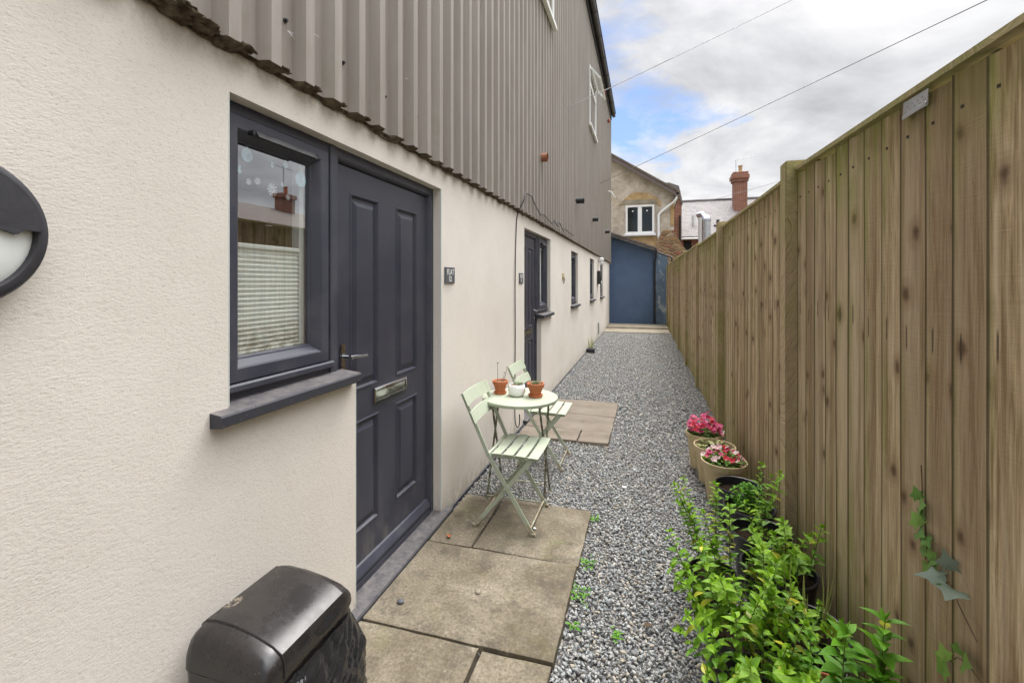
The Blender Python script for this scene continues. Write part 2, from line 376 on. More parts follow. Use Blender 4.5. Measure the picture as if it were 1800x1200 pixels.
def box(bm, x0, x1, y0, y1, z0, z1, bev=0, mi=0, mat=None, seg=1):
    t = bmesh.new(); bmesh.ops.create_cube(t, size=1)
    for v in t.verts: v.co = V((x0 + (v.co.x + .5) * (x1 - x0), y0 + (v.co.y + .5) * (y1 - y0), z0 + (v.co.z + .5) * (z1 - z0)))
    if bev: bmesh.ops.bevel(t, geom=t.edges[:], offset=bev, segments=seg, affect='EDGES')
    if mat is not None: bmesh.ops.transform(t, matrix=mat, verts=t.verts)
    t.verts.index_update()
    add(bm, [v.co.copy() for v in t.verts], [[v.index for v in f.verts] for f in t.faces], mi); t.free()
def tube(bm, pts, r, seg=8, cap=True, mi=0, flat=None):
    pts = [V(p) for p in pts]; rs = r if isinstance(r, (list, tuple)) else [r] * len(pts)
    rings = []; up = None
    for i, p in enumerate(pts):
        d = (pts[min(i + 1, len(pts) - 1)] - pts[max(i - 1, 0)]).normalized()
        if up is None: up = V((0, 0, 1)) if abs(d.z) < .9 else V((1, 0, 0))
        a = d.cross(up).normalized(); b = a.cross(d).normalized(); up = b
        rings.append([p + (a * math.cos(2 * PI * k / seg) + b * math.sin(2 * PI * k / seg)) * rs[i] for k in range(seg)])
    vs = [q for rg in rings for q in rg]; n = len(rings); fs = []
    for i in range(n - 1):
        for k in range(seg): fs.append((i * seg + k, i * seg + (k + 1) % seg, (i + 1) * seg + (k + 1) % seg, (i + 1) * seg + k))
    if cap: fs += [tuple(range(seg))[::-1], tuple((n - 1) * seg + k for k in range(seg))]
    return add(bm, vs, fs, mi)
def bar(bm, p, q, w, t, side, mi=0):
    """flat bar from p to q, w wide in the plane, t thick along 'side'"""
    p, q, side = V(p), V(q), V(side).normalized(); d = (q - p).normalized(); n = side.cross(d).normalized()
    vs = []
    for e in (p, q):
        for a, b in ((-1, -1), (1, -1), (1, 1), (-1, 1)): vs.append(e + n * a * w / 2 + side * b * t / 2)
    return add(bm, vs, [(0, 1, 2, 3), (4, 5, 6, 7), (0, 1, 5, 4), (1, 2, 6, 5), (2, 3, 7, 6), (3, 0, 4, 7)], mi)
def lathe(bm, c, prof, seg=28, mi=0):
    c = V(c); vs = []; fs = []; n = len(prof)
    for r, z in prof:
        for k in range(seg): vs.append(c + V((r * math.cos(2 * PI * k / seg), r * math.sin(2 * PI * k / seg), z)))
    for i in range(n - 1):
        for k in range(seg): fs.append((i * seg + k, i * seg + (k + 1) % seg, (i + 1) * seg + (k + 1) % seg, (i + 1) * seg + k))
    if prof[0][0] > 0: fs.append(tuple(range(seg))[::-1])
    if prof[-1][0] > 0: fs.append(tuple((n - 1) * seg + k for k in range(seg)))
    f = add(bm, vs, fs, mi)
    bmesh.ops.remove_doubles(bm, verts=list({v for q in f for v in q.verts}), dist=1e-6)
def ring(bm, y0, y1, z0, z1, prof, mi=0, closeback=False):
    """mitred frame in a plane of constant X: prof is a list of (inset, x)"""
    vs = []
    for i, x in prof: vs += [(x, y0 + i, z0 + i), (x, y1 - i, z0 + i), (x, y1 - i, z1 - i), (x, y0 + i, z1 - i)]
    fs = []
    for k in range(len(prof) - 1):
        for j in range(4): fs.append((k * 4 + j, k * 4 + (j + 1) % 4, k * 4 + 4 + (j + 1) % 4, k * 4 + 4 + j))
    return add(bm, vs, fs, mi)
def plate(bm, x, ys, zs, hole, mi=0):
    ys, zs = sorted(set(ys)), sorted(set(zs)); vid = {}
    def g(i, j):
        if (i, j) not in vid: vid[i, j] = bm.verts.new((x, ys[i], zs[j]))
        return vid[i, j]
    for i in range(len(ys) - 1):
        for j in range(len(zs) - 1):
            cy, cz = (ys[i] + ys[i + 1]) / 2, (zs[j] + zs[j + 1]) / 2
            if hole(cy, cz): continue
            bm.faces.new([g(i, j), g(i + 1, j), g(i + 1, j + 1), g(i, j + 1)]).material_index = mi

# ------------------------------------------------------------------ setting: ground, gravel, sky light
WX = -1.25; FX = .75
bm = BM(); add(bm, [(-150, -150, -.045), (150, -150, -.045), (150, 150, -.045), (-150, 150, -.045)], [(0, 1, 2, 3)])
tag(obj('ground', bm, M['earth']), kind='structure')
bm = BM(); add(bm, [(WX, -4, -.016), (FX, -4, -.016), (FX, 16.6, -.016), (WX, 16.6, -.016)], [(0, 1, 2, 3)])
tag(obj('path', bm, M['bed']), kind='structure')

SLABS = [(-1.205, -.648, 1.08, 1.728), (-.634, -.350, 1.10, 1.728), (-1.205, -.345, 1.742, 2.372), (-1.205, -.945, 2.386, 2.985), (-.928, -.340, 2.388, 2.990),
         (-1.20, -.625, 4.272, 4.580), (-.612, -.332, 4.262, 4.583), (-1.20, -.328, 4.595, 5.140), (-1.20, -.326, 5.150, 5.776)]
def stones():
    ico = bmesh.new(); bmesh.ops.create_icosphere(ico, subdivisions=1, radius=1)
    ico.verts.index_update()
    iv = np.array([v.co[:] for v in ico.verts]); it = np.array([[v.index for v in f.verts] for f in ico.faces])
    ico.free()
    ov = np.array([(1, 0, 0), (-1, 0, 0), (0, 1, 0), (0, -1, 0), (0, 0, 1), (0, 0, -1)], float)
    ot = np.array([(0, 2, 4), (2, 1, 4), (1, 3, 4), (3, 0, 4), (2, 0, 5), (1, 2, 5), (3, 1, 5), (0, 3, 5)])
    AV, AF, AC = [], [], []; base = 0
    for (ya, yb, sp, tv, tt, s0, s1) in ((.75, 4.6, .0138, iv, it, .0058, .0118), (4.6, 14.25, .0205, ov, ot, .009, .017)):
        xs = np.arange(WX + .03, FX, sp); ys = np.arange(ya, yb, sp)
        X, Y = np.meshgrid(xs, ys); X = X.ravel() + rng.uniform(-.6, .6, X.size) * sp; Y = Y.ravel() + rng.uniform(-.6, .6, Y.size) * sp
        keep = (X > WX + .01) & (X < FX + .02)
        for a, b, c, d in SLABS: keep &= ~((X > a - .004) & (X < b + .004) & (Y > c - .004) & (Y < d + .004))
        keep &= ~((X < -1.19) & (Y > 1.7) & (Y < 2.72))
        X, Y = X[keep], Y[keep]; n = len(X)
        s = rng.uniform(s0, s1, n) ** 1.0
        big = rng.random(n) < .06; s[big] *= 1.35
        sc = np.stack([s * rng.uniform(.9, 1.3, n), s * rng.uniform(.6, 1.0, n), s * rng.uniform(.24, .5, n)], 1)
        # random rotation: yaw + tilt
        q = rng.normal(size=(n, 4)) * np.array([1, .45, .45, 1]); q /= np.linalg.norm(q, axis=1)[:, None]
        w, x, y, z = q.T
        R = np.stack([np.stack([1 - 2 * (y * y + z * z), 2 * (x * y - z * w), 2 * (x * z + y * w)], 1), np.stack([2 * (x * y + z * w), 1 - 2 * (x * x + z * z), 2 * (y * z - x * w)], 1), np.stack([2 * (x * z - y * w), 2 * (y * z + x * w), 1 - 2 * (x * x + y * y)], 1)], 1)
        P = tv[None] * (1 + rng.uniform(-.36, .34, (n, len(tv), 1))) * sc[:, None, :]
        P = np.einsum('nij,nkj->nki', R, P)
        Z = rng.uniform(-.012, .004, n) + s * .2
        P += np.stack([X, Y, Z], 1)[:, None, :]
        k = rng.random(n)[:, None]; hue = rng.random(n)[:, None]
        dark = np.array([.185, .187, .185]); mid = np.array([.35, .35, .338]); lite = np.array([.455, .452, .43])
        col = np.where(k < .6, dark + (mid - dark) * (k / .6), mid + (lite - mid) * ((k - .6) / .4) ** 1.5)
        col = col * np.where(hue < .15, np.array([1.12, 1.0, .84]), np.where(hue > .75, np.array([.92, 1, 1.05]), np.array([1, 1, 1])))
        AV.append(P.reshape(-1, 3)); AF.append((tt[None] + base + np.arange(n)[:, None, None] * len(tv)).reshape(-1, 3))
        AC.append(np.repeat(col, len(tv), 0)); base += n * len(tv)
    v = np.concatenate(AV); f = np.concatenate(AF); c = np.concatenate(AC)
    me = bpy.data.meshes.new('gravel')
    me.vertices.add(len(v)); me.vertices.foreach_set('co', v.astype(np.float32).ravel())
    me.loops.add(f.size); me.loops.foreach_set('vertex_index', f.astype(np.int32).ravel())
    me.polygons.add(len(f)); me.polygons.foreach_set('loop_start', np.arange(0, f.size, 3, dtype=np.int32))
    me.update(calc_edges=True)
    a = me.attributes.new('tint', 'FLOAT_COLOR', 'POINT')
    a.data.foreach_set('color', np.concatenate([c, np.ones((len(c), 1))], 1).astype(np.float32).ravel())
    o = link('gravel', me, M['stone']); tag(o, 'grey slate gravel covering the alley floor', 'gravel', kind='stuff')
stones()

SL_LAB = ['speckled near paving slab with the dustbin beside it', 'small pale near paving slab beside the gravel, below the big doorstep slab', 'big square stained paving slab in front of the first door',
          'narrow dark stained paving slab under the back feet of the folding chair', 'square brown paving slab under the front feet of the folding chair',
          'thin broken strip of stone flag before the second door, wall side', 'short end of stone strip by the gravel before the second door', 'middle stone flag before the second door', 'far stone flag before the second door, with two dark spots']
for i, (a, b, c, d) in enumerate(SLABS):
    bm = BM(); t = bmesh.new(); nx, ny = 10, 10
    # slightly uneven slab with worn edges
    rs = random.Random(i)
    zt = .026 + rs.uniform(-.004, .004); tl = rs.uniform(-.006, .006)
    def top(u, w):
        e = min(u, 1 - u, w, 1 - w); x = a + (b - a) * u; y = c + (d - c) * w
        jit = mn.noise(V((x * 9, y * 9, i))) * .004
        return V((x + (jit if 0 < w < 1 and u in (0, 1) else 0), y + (jit if 0 < u < 1 and w in (0, 1) else 0), zt + tl * (u - .5) + mn.noise(V((x * 4, y * 4, i * 3))) * .002 - (.004 if e == 0 else 0)))
    us = [0, .012] + [k / nx for k in range(1, nx)] + [.988, 1]
    g = [[bm.verts.new(top(u, w)) for w in us] for u in us]; N = len(us)
    for p in range(N - 1):
        for q in range(N - 1): bm.faces.new([g[p][q], g[p + 1][q], g[p + 1][q + 1], g[p][q + 1]])
    edge = [g[p][0] for p in range(N)] + [g[N - 1][q] for q in range(1, N)] + [g[p][N - 1] for p in range(N - 2, -1, -1)] + [g[0][q] for q in range(N - 2, 0, -1)]
    lo = [bm.verts.new((v.co.x, v.co.y, -.03)) for v in edge]
    for k in range(len(edge)): bm.faces.new([edge[k], lo[k], lo[(k + 1) % len(lo)], edge[(k + 1) % len(edge)]])
    o = obj('paving_slab', bm, M['slab'] if i < 5 else M['flag'], smooth=35, base=((a + b) / 2, (c + d) / 2, 0))
    tag(o, SL_LAB[i], 'paving slab', 'paving slabs along the wall')
bm = BM(); box(bm, -1.248, .70, 14.2, 15.3, -.03, .03, .01); box(bm, -1.248, .70, 15.32, 16.64, -.03, .075, .01)
tag(obj('pavement', bm, M['concrete']), kind='structure')

# ------------------------------------------------------------------ apartment building
B = thing('apartment_building', (-4.5, 6, 0), 'cream rendered flats with grey ribbed metal cladding and dark grey doors', 'building')
Y0, Y1, ZC = -4.0, 16.62, 2.238
OPEN = []   # list of rects (y0,y1,z0,z1)
ZT, ZS = 2.10, 1.095
UN = [dict(d=(1.66, 2.675), dw=(1.765, 2.655), w=(1.085, 1.688), wv=(1.116, 1.765)), dict(d=(4.70, 5.58), dw=(4.72, 5.545), w=(5.56, 6.16), wv=(5.545, 6.12))]
OPEN = [(1.116, 1.765, ZS, ZT), (1.765, 2.655, 0., ZT), (4.72, 5.545, 0., ZT), (5.545, 6.12, ZS, ZT), (7.93, 8.76, ZS, 2.075), (10.72, 11.60, ZS, 2.09), (13.2, 14.1, ZS, 2.09)]
def inside(y, z): return any(a < y < b and c < z < d for a, b, c, d in OPEN)
bm = BM()
ys = [Y0, Y1] + [v for o in OPEN for v in o[:2]]; zs = [0, 2.33] + [v for o in OPEN for v in o[2:]]
plate(bm, WX, ys, zs, inside)
RX = -1.42
for a, b, c, d in OPEN:      # reveals only where the neighbour is solid
    if not inside(a - .01, (c + d) / 2 + .3): add(bm, [(WX, a, c), (RX, a, c), (RX, a, d), (WX, a, d)], [(0, 1, 2, 3)])
    elif c == 0 or True:
        for lo, hi in ((c, d),):
            nb = [o for o in OPEN if o[0] < a - .01 < o[1]]
            if nb and nb[0][2] > c: add(bm, [(WX, a, c), (RX, a, c), (RX, a, nb[0][2]), (WX, a, nb[0][2])], [(0, 1, 2, 3)])
    if not inside(b + .01, (c + d) / 2 + .3): add(bm, [(WX, b, c), (RX, b, c), (RX, b, d), (WX, b, d)], [(0, 1, 2, 3)])
    else:
        nb = [o for o in OPEN if o[0] < b + .01 < o[1]]
        if nb and nb[0][2] > c: add(bm, [(WX, b, c), (RX, b, c), (RX, b, nb[0][2]), (WX, b, nb[0][2])], [(0, 1, 2, 3)])
    add(bm, [(WX, a, d), (RX, a, d), (RX, b, d), (WX, b, d)], [(0, 1, 2, 3)])
    if c > 0: add(bm, [(WX, a, c), (RX, a, c), (RX, b, c), (WX, b, c)], [(0, 1, 2, 3)])
ZE = 7.55
add(bm, [(WX, Y0, 0), (-7.5, Y0, 0), (-7.5, Y0, ZE), (WX, Y0, ZE)], [(0, 1, 2, 3)])
add(bm, [(WX, Y1, 0), (-7.5, Y1, 0), (-7.5, Y1, ZE), (WX, Y1, ZE)], [(0, 1, 2, 3)])
add(bm, [(-7.5, Y0, 0), (-7.5, Y1, 0), (-7.5, Y1, ZE), (-7.5, Y0, ZE)], [(0, 1, 2, 3)])
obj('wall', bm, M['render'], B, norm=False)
# rooms behind the openings
for k, (a, b, c, d) in enumerate([(1.02, 1.70, 0.9, 2.2), (5.52, 6.3, .9, 2.2), (7.6, 9.1, .9, 2.2), (10.4, 11.9, .9, 2.2), (12.9, 14.4, .9, 2.2)]):
    bm = BM(); x0, x1 = -3.0, -1.425
    vs = [(x, y, z) for x in (x0, x1) for y in (a, b) for z in (c, d)]
    add(bm, vs, [(0, 1, 3, 2), (0, 4, 5, 1), (2, 3, 7, 6), (0, 2, 6, 4), (1, 5, 7, 3)])
    obj('room', bm, M['room'], B)
# cladding: box-profile steel sheet
bm = BM(); P = .1612; pr = []; y = -3.95 + .09
CB, CT = -1.236, -1.194
while y < Y1 + .05:
    pr += [(CB, y), (CB, y + .066), (CT, y + .090), (CT, y + .134)]; y += P
pr = [(x, min(y, Y1 + .06)) for x, y in pr]
n = len(pr); vs = []
for x, y in pr: vs += [(x, y, ZC), (x, y, ZE)]
fs = [(2 * i, 2 * i + 2, 2 * i + 3, 2 * i + 1) for i in range(n - 1)]
add(bm, vs, fs)
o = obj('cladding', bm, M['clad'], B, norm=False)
# sheathing behind the sheet closes the gap to the wall
bm = BM(); box(bm, -1.2485, CB - .003, Y0, Y1, ZC + .01, ZE, 0); obj('sheathing', bm, M['filler'], B)
# corner flashing at the far end
bm = BM(); box(bm, -1.26, CT + .006, Y1 + .002, Y1 + .08, ZC - .06, ZE, .004); obj('corner_trim', bm, M['clad'], B)
# screws: every second trough
y = pr[0][1] + .032; k = 0
while y < 9.5:
    if k % 2 == 0 and y > .5:
        bm = BM()
        for z in (2.43 + .012 * math.sin(k),): tube(bm, [(CB, y, z), (CB + .004, y, z)], .009, 8); tube(bm, [(CB + .004, y, z), (CB + .012, y, z)], .0055, 6)
        obj('screw', bm, M['black'], B)
    y += P; k += 1
# ragged foam closure with nests and cobwebby dirt under the sheet
bm = BM(); rs = random.Random(3); prev = None; y = -1.0; step = .0125
while y < Y1:
    ph = ((y - pr[0][1]) % P) / P
    crest = .48 < ph < .93
    amp = 1.0 if y < 6 else .6
    drop = (.003 + .020 * max(0, mn.noise(V((y * 5.3, 3, 1))) + .15) + (.006 if crest else 0) + .004 * mn.noise(V((y * 37, 3, 4)))) * amp
    out = CB + .003 + (.036 if crest else 0) + .008 * mn.noise(V((y * 23, 1, 7)))
    rise = .004 + .004 * mn.noise(V((y * 40, 9, 2)))
    cur = [(WX + .002, y, ZC - .004 - drop), (WX + .012, y, ZC - drop - .004), (out - .008, y, ZC - drop * .6), (out, y, ZC - drop * .25), (out + .002, y, ZC + rise * .3), (CB - .004, y, ZC + rise)]
    cur = [bm.verts.new(c) for c in cur]
    if prev:
        for i in range(5): bm.faces.new([prev[i], cur[i], cur[i + 1], prev[i + 1]])
    prev = cur; y += step * (.6 + .8 * rs.random())
obj('closure_strip', bm, M['filler'], B, smooth=50)
# lump of nest material at the near corner
for cy, cz, r in ((1.00, 2.240, .034), (.93, 2.244, .045), (1.145, 2.243, .024), (1.30, 2.244, .020), (1.46, 2.244, .020), (1.62, 2.244, .016), (1.79, 2.244, .018), (2.10, 2.245, .014)):
    bm = BM(); t = bmesh.new(); bmesh.ops.create_icosphere(t, subdivisions=4, radius=1)
    for v in t.verts:
        nn = 1 + .5 * mn.noise(v.co * 2.2 + V((cy * 9, 0, 0))) + .3 * mn.noise(v.co * 6) + .12 * mn.noise(v.co * 15)
        v.co = V((CT - .02 + v.co.x * r * .9 * nn, cy + v.co.y * r * 1.3 * nn, cz + v.co.z * r * .45 * nn))
    t.verts.index_update(); add(bm, [v.co.copy() for v in t.verts], [[v.index for v in f.verts] for f in t.faces]); t.free()
    obj('nest_debris', bm, M['filler'], B, smooth=60)
# cobweb wisps on the near sheets
rs = random.Random(5)
for (y, z) in ((1.16, 2.47), (1.33, 2.40), (1.47, 2.46), (1.60, 2.43), (1.9, 2.9), (2.2, 2.6), (2.6, 2.75), (1.25, 2.36), (1.75, 2.28), (3.1, 2.9)):
    bm = BM()
    for j in range(3):
        a = rs.uniform(0, 2 * PI); l = rs.uniform(.02, .05)
        tube(bm, [(CB + .012, y, z), (CB + .02, y + l * .5 * math.cos(a), z + l * .5 * math.sin(a) - .006), (CB + .008, y + l * math.cos(a), z + l * math.sin(a))], .0006, 4)
    obj('cobweb', bm, M['sticker_w'], B)
# roof and eaves
bm = BM(); add(bm, [(-1.02, Y0 - .1, ZE + .02), (-1.02, Y1 + .1, ZE + .02), (-7.7, Y1 + .1, ZE + 1.7), (-7.7, Y0 - .1, ZE + 1.7)], [(0, 1, 2, 3)])
bmesh.ops.solidify(bm, geom=bm.faces[:], thickness=.08); obj('roof', bm, M['slate'], B)
bm = BM(); box(bm, -1.190, -1.165, Y0, Y1 + .04, ZE - .2, ZE - .005, .003); obj('fascia', bm, M['black'], B)
bm = BM(); seg = 10; prev = None
for y in (Y0, Y1 + .12):
    cur = []
    for rr in (.062, .055):
        for k in range(seg + 1):
            a = PI + PI * k / seg
            cur.append(bm.verts.new((-1.100 + rr * math.cos(a), y, ZE - .035 + rr * math.sin(a))))
    if prev:
        for k in range(seg): bm.faces.new([prev[k], cur[k], cur[k + 1], prev[k + 1]]); bm.faces.new([prev[seg + 1 + k], cur[seg + 1 + k], cur[seg + 2 + k], prev[seg + 2 + k]])
        for i in (0, seg): bm.faces.new([prev[i], cur[i], cur[seg + 1 + i], prev[seg + 1 + i]])
    prev = cur
add(bm, [v.co.copy() for v in prev], [tuple(range(seg + 1))])
for y in np.arange(Y0 + .5, Y1, 1.05):
    tube(bm, [(-1.100 + .067 * math.cos(PI + PI * k / 8), y, ZE - .035 + .067 * math.sin(PI + PI * k / 8)) for k in range(9)], .008, 6)
obj('gutter', bm, M['gutter'], B, smooth=35)
# plinth strip and corner beads
bm = BM()
for a, b in ((Y0, 1.70), (2.70, 4.70), (5.545, 14.15)): box(bm, WX + .001, WX + .016, a, b, -.03, .018, .003)
obj('plinth_strip', bm, M['sill'], B)
for (y, z0, z1, s) in ((1.116, 1.115, ZT, -1), (1.765, .06, 1.066, -1), (2.655, .062, ZT, 1), (4.72, .06, ZT, -1), (6.12, 1.115, ZT, 1), (5.545, .06, 1.066, 1)):
    bm = BM(); box(bm, WX - .008, WX + .0012, y - .0025 if s < 0 else y - .001, y + .001 if s < 0 else y + .0025, z0, z1, .0004)
    obj('corner_bead', bm, M['bead'], B)

XF = -1.305
def window(y0, y1, z0, z1, near=False, flip=False, blind=None, sill=None, lab=None):
    bm = BM()
    # outer frame, then the sash with its chamfered bead, mitred at the corners
    ring(bm, y0, y1, z0, z1, [(0, XF - .09), (0, XF - .004), (.004, XF), (.050, XF), (.058, XF - .010), (.058, XF - .09)])
    w = obj('window', bm, M['upvc'], B)
    s = BM(); i = .052
    ring(s, y0 + i, y1 - i, z0 + i + .012, z1 - i, [(0, XF - .06), (0, XF + .010), (.005, XF + .014), (.046, XF + .014), (.052, XF + .010), (.072, XF - .016), (.078, XF - .018), (.082, XF - .026), (.082, XF - .06)])
    obj('sash', s, M['upvc'], w)
    f = BM(); box(f, XF - .001, XF + .022, y0 + .03, y1 - .02, z0 + .034, z0 + .062, .006); obj('drip_bar', f, M['upvc'], w)
    g0, g1, h0, h1 = y0 + i + .080, y1 - i - .080, z0 + i + .092, z1 - i - .080
    g = BM(); add(g, [(XF - .027, g0, h0), (XF - .027, g1, h0), (XF - .027, g1, h1), (XF - .027, g0, h1)], [(0, 1, 2, 3)])
    obj('pane', g, M['glass'] if near else M['glass_far'], w)
    v = BM(); tv0, tv1 = g0 + .015, g1 - .015
    box(v, XF + .012, XF + .030, tv0, tv1, z1 - i - .058, z1 - i - .038, .005)
    add(v, [(XF + .0305, tv0 + .01, z1 - i - .041), (XF + .0305, tv1 - .01, z1 - i - .041), (XF + .045, tv1 - .01, z1 - i - .062), (XF + .045, tv0 + .01, z1 - i - .062)], [(0, 1, 2, 3)])
    for yy in (tv0 + .004, tv1 - .004): tube(v, [(XF + .010, yy, z1 - i - .048), (XF + .034, yy, z1 - i - .050)], .010, 10)
    obj('trickle_vent', v, M['black'], w, smooth=40)
    if sill:
        q = BM(); a, b = sill
        vs = []
        for y in (a, b): vs += [(XF + .0, y, 1.062), (XF, y, 1.118), (WX + .042, y, 1.106), (WX + .046, y, 1.100), (WX + .046, y, 1.072), (WX + .042, y, 1.068)]
        add(q, vs, [(0, 1, 2, 3, 4, 5), (6, 7, 8, 9, 10, 11)] + [(k, (k + 1) % 6, 6 + (k + 1) % 6, 6 + k) for k in range(6)])
        obj('sill', q, M['sill'], w)
    if blind:
        q = BM(); zb, zt_ = blind; n_ = int((zt_ - zb) / .0085); vs = []
        for k in range(n_ + 1):
            z = zb + (zt_ - zb) * k / n_; x = XF - .055 + (.010 if k % 2 else 0)
            vs += [(x, g0 - .015, z), (x, g1 - .028, z)]
        add(q, vs, [(2 * k, 2 * k + 1, 2 * k + 3, 2 * k + 2) for k in range(n_)])
        box(q, XF - .06, XF - .038, g0 - .015, g1 - .028, zt_, zt_ + .016, .003); box(q, XF - .062, XF - .04, g0 - .015, g1 - .028, zb - .02, zb, .003)
        obj('blind', q, M['blind'], w)
    return w, (g0, g1, h0, h1)
def door(d0, d1, hinge_far=True, full=True):
    fr = BM()
    prof = [(0, XF - .09), (0, XF - .004), (.004, XF), (.052, XF), (.060, XF - .008), (.068, XF - .026), (.068, XF - .09)]
    vs = []
    for i, x in prof: vs += [(x, d0 + i, .045), (x, d0 + i, ZT + .012 - i), (x, d1 - i, ZT + .012 - i), (x, d1 - i, .045)]
    fs = []
    for k in range(len(prof) - 1):
        for j in range(3): fs.append((k * 4 + j, k * 4 + j + 1, k * 4 + 5 + j, k * 4 + 4 + j))
    add(fr, vs, fs)
    box(fr, XF - .09, XF + .004, d0 + .068, d1 - .068, .046, .086, .005)     # bottom rail of the frame
    obj('door_frame', fr, M['upvc'], B)
    l0, l1, z0, z1 = d0 + .072, d1 - .072, .092, ZT - .062
    w = l1 - l0; xd = XF - .022
    bm = BM()
    pan = []
    for a, b in ((.105, .385), (.575, .855)):
        for c, d in ((.985, 1.925), (.300, .840)): pan.append((l0 + a * w, l0 + b * w, c, d))
    plate(bm, xd, [l0, l1] + [v for p in pan for v in p[:2]], [z0, z1] + [v for p in pan for v in p[2:]], lambda y, z: any(a < y < b and c < z < d for a, b, c, d in pan))
    for a, b, c, d in pan:
        ring(bm, a, b, c, d, [(0, xd), (.006, xd + .004), (.012, xd + .003), (.020, xd - .011), (.030, xd - .011), (.056, xd + .001)])
        add(bm, [(xd + .001, a + .056, c + .056), (xd + .001, b - .056, c + .056), (xd + .001, b - .056, d - .056), (xd + .001, a + .056, d - .056)], [(0, 1, 2, 3)])
    ring(bm, l0, l1, z0, z1, [(0, xd), (-.001, xd - .04)])
    lf = obj('door', bm, M['door'], B)
    wb = BM(); vs = []
    for y in (l0 + .005, l1 - .005): vs += [(xd, y, .095), (xd, y, .150), (xd + .010, y, .146), (xd + .030, y, .112), (xd + .030, y, .100)]
    add(wb, vs, [(0, 1, 2, 3, 4), (5, 6, 7, 8, 9)] + [(k, (k + 1) % 5, 5 + (k + 1) % 5, 5 + k) for k in range(5)]); obj('weather_bar', wb, M['upvc'], lf)
    cy = (l0 + l1) / 2 + .008
    lb = BM(); ring(lb, cy - .160, cy + .160, .893, .968, [(0, xd), (0, xd + .008), (.005, xd + .014), (.012, xd + .014), (.016, xd + .008)])
    box(lb, xd + .002, xd + .010, cy - .143, cy + .143, .909, .952, .004); obj('letterbox', lb, M['chrome'], lf)
    hy = (l0 + .038) if hinge_far else (l1 - .038); sg = 1 if hinge_far else -1
    h = BM(); box(h, xd, xd + .009, hy - .016, hy + .016, 1.03, 1.225, .006, seg=2)
    tube(h, [(xd + .006, hy, 1.165), (xd + .050, hy, 1.165)], .010, 10)
    tube(h, [(xd + .048, hy - sg * .008, 1.165), (xd + .050, hy + sg * .02, 1.166), (xd + .050, hy + sg * .075, 1.160), (xd + .044, hy + sg * .128, 1.157)], [.011, .0105, .009, .008], 10)
    tube(h, [(xd + .008, hy, 1.07), (xd + .013, hy, 1.07)], .008, 10)
    obj('handle', h, M['chrome'], lf, smooth=40)
    return lf
# first unit: window with blind, then the door
w1, gl = window(*UN[0]['w'], ZS + .012, ZT + .012, near=True, blind=(1.262, 1.625), sill=(1.050, 1.742))
door(*UN[0]['d'])
# second unit: mirrored
window(*UN[1]['w'], ZS + .012, ZT + .012, blind=(1.262, 1.95), sill=(5.50, 6.18))
door(*UN[1]['d'], hinge_far=False)
window(7.90, 8.79, ZS + .012, 2.085, blind=(1.262, 1.9), sill=(7.86, 8.83))
window(10.69, 11.63, ZS + .012, 2.10, sill=(10.66, 11.66))
window(13.17, 14.13, ZS + .012, 2.10, sill=(13.14, 14.16))
# mullion cover between window and door
for ya, yb in ((1.655, 1.700), (5.55, 5.595)):
    bm = BM(); box(bm, XF - .09, XF + .008, ya, yb, 1.11, ZT, .004); obj('mullion', bm, M['upvc'], B)
for (a, b) in ((1.70, 2.735), (4.665, 5.60)):
    bm = BM(); vs = []
    for y in (a, b): vs += [(XF - .09, y, -.02), (XF - .09, y, .056), (XF + .01, y, .052), (WX + .046, y, .045), (WX + .052, y, .038), (WX + .052, y, -.02)]
    add(bm, vs, [(0, 1, 2, 3, 4, 5), (6, 7, 8, 9, 10, 11)] + [(k, (k + 1) % 6, 6 + (k + 1) % 6, 6 + k) for k in range(6)])
    obj('threshold', bm, M['sill'], B)
# stickers behind the first pane
g0, g1, h0, h1 = gl; xs = XF - .031
def disc(y, z, r, kind):
    bm = BM()
    if kind == 'bauble':
        pts = [(xs, y + r * math.cos(2 * PI * k / 20), z + r * math.sin(2 * PI * k / 20)) for k in range(20)]; add(bm, pts, [tuple(range(20))])
        box(bm, xs - .001, xs, y - .004, y + .004, z + r, z + r + .010)
    else:
        for k in range(6):
            a = PI * k / 6 + .1; c, s_ = math.cos(a), math.sin(a)
            if k % 1 == 0: bar(bm, (xs, y - c * r, z - s_ * r), (xs, y + c * r, z + s_ * r), r * .16, .0006, (1, 0, 0))
    obj('sticker', bm, M['sticker'] if kind == 'bauble' else M['sticker_w'], w1)
W_, H_ = g1 - g0, h1 - h0
for u, v, r, k in ((.14, .955, .024, 'bauble'), (.90, .915, .030, 'bauble'), (.66, .965, .012, 'bauble'), (.05, .87, .008, 'bauble'), (.47, .94, .007, 'bauble'), (.27, .845, .014, 'snow'), (.47, .82, .024, 'snow'), (.62, .86, .010, 'snow'), (.16, .83, .012, 'snow'), (.70, .80, .012, 'snow')):
    disc(g0 + u * W_, h0 + v * H_, r, k)
# inner white liner visible beyond the blind
bm = BM(); box(bm, XF - .085, XF - .045, g1 - .024, g1 + .01, h0, h1, .003); obj('inner_trim', bm, M['white'], w1)
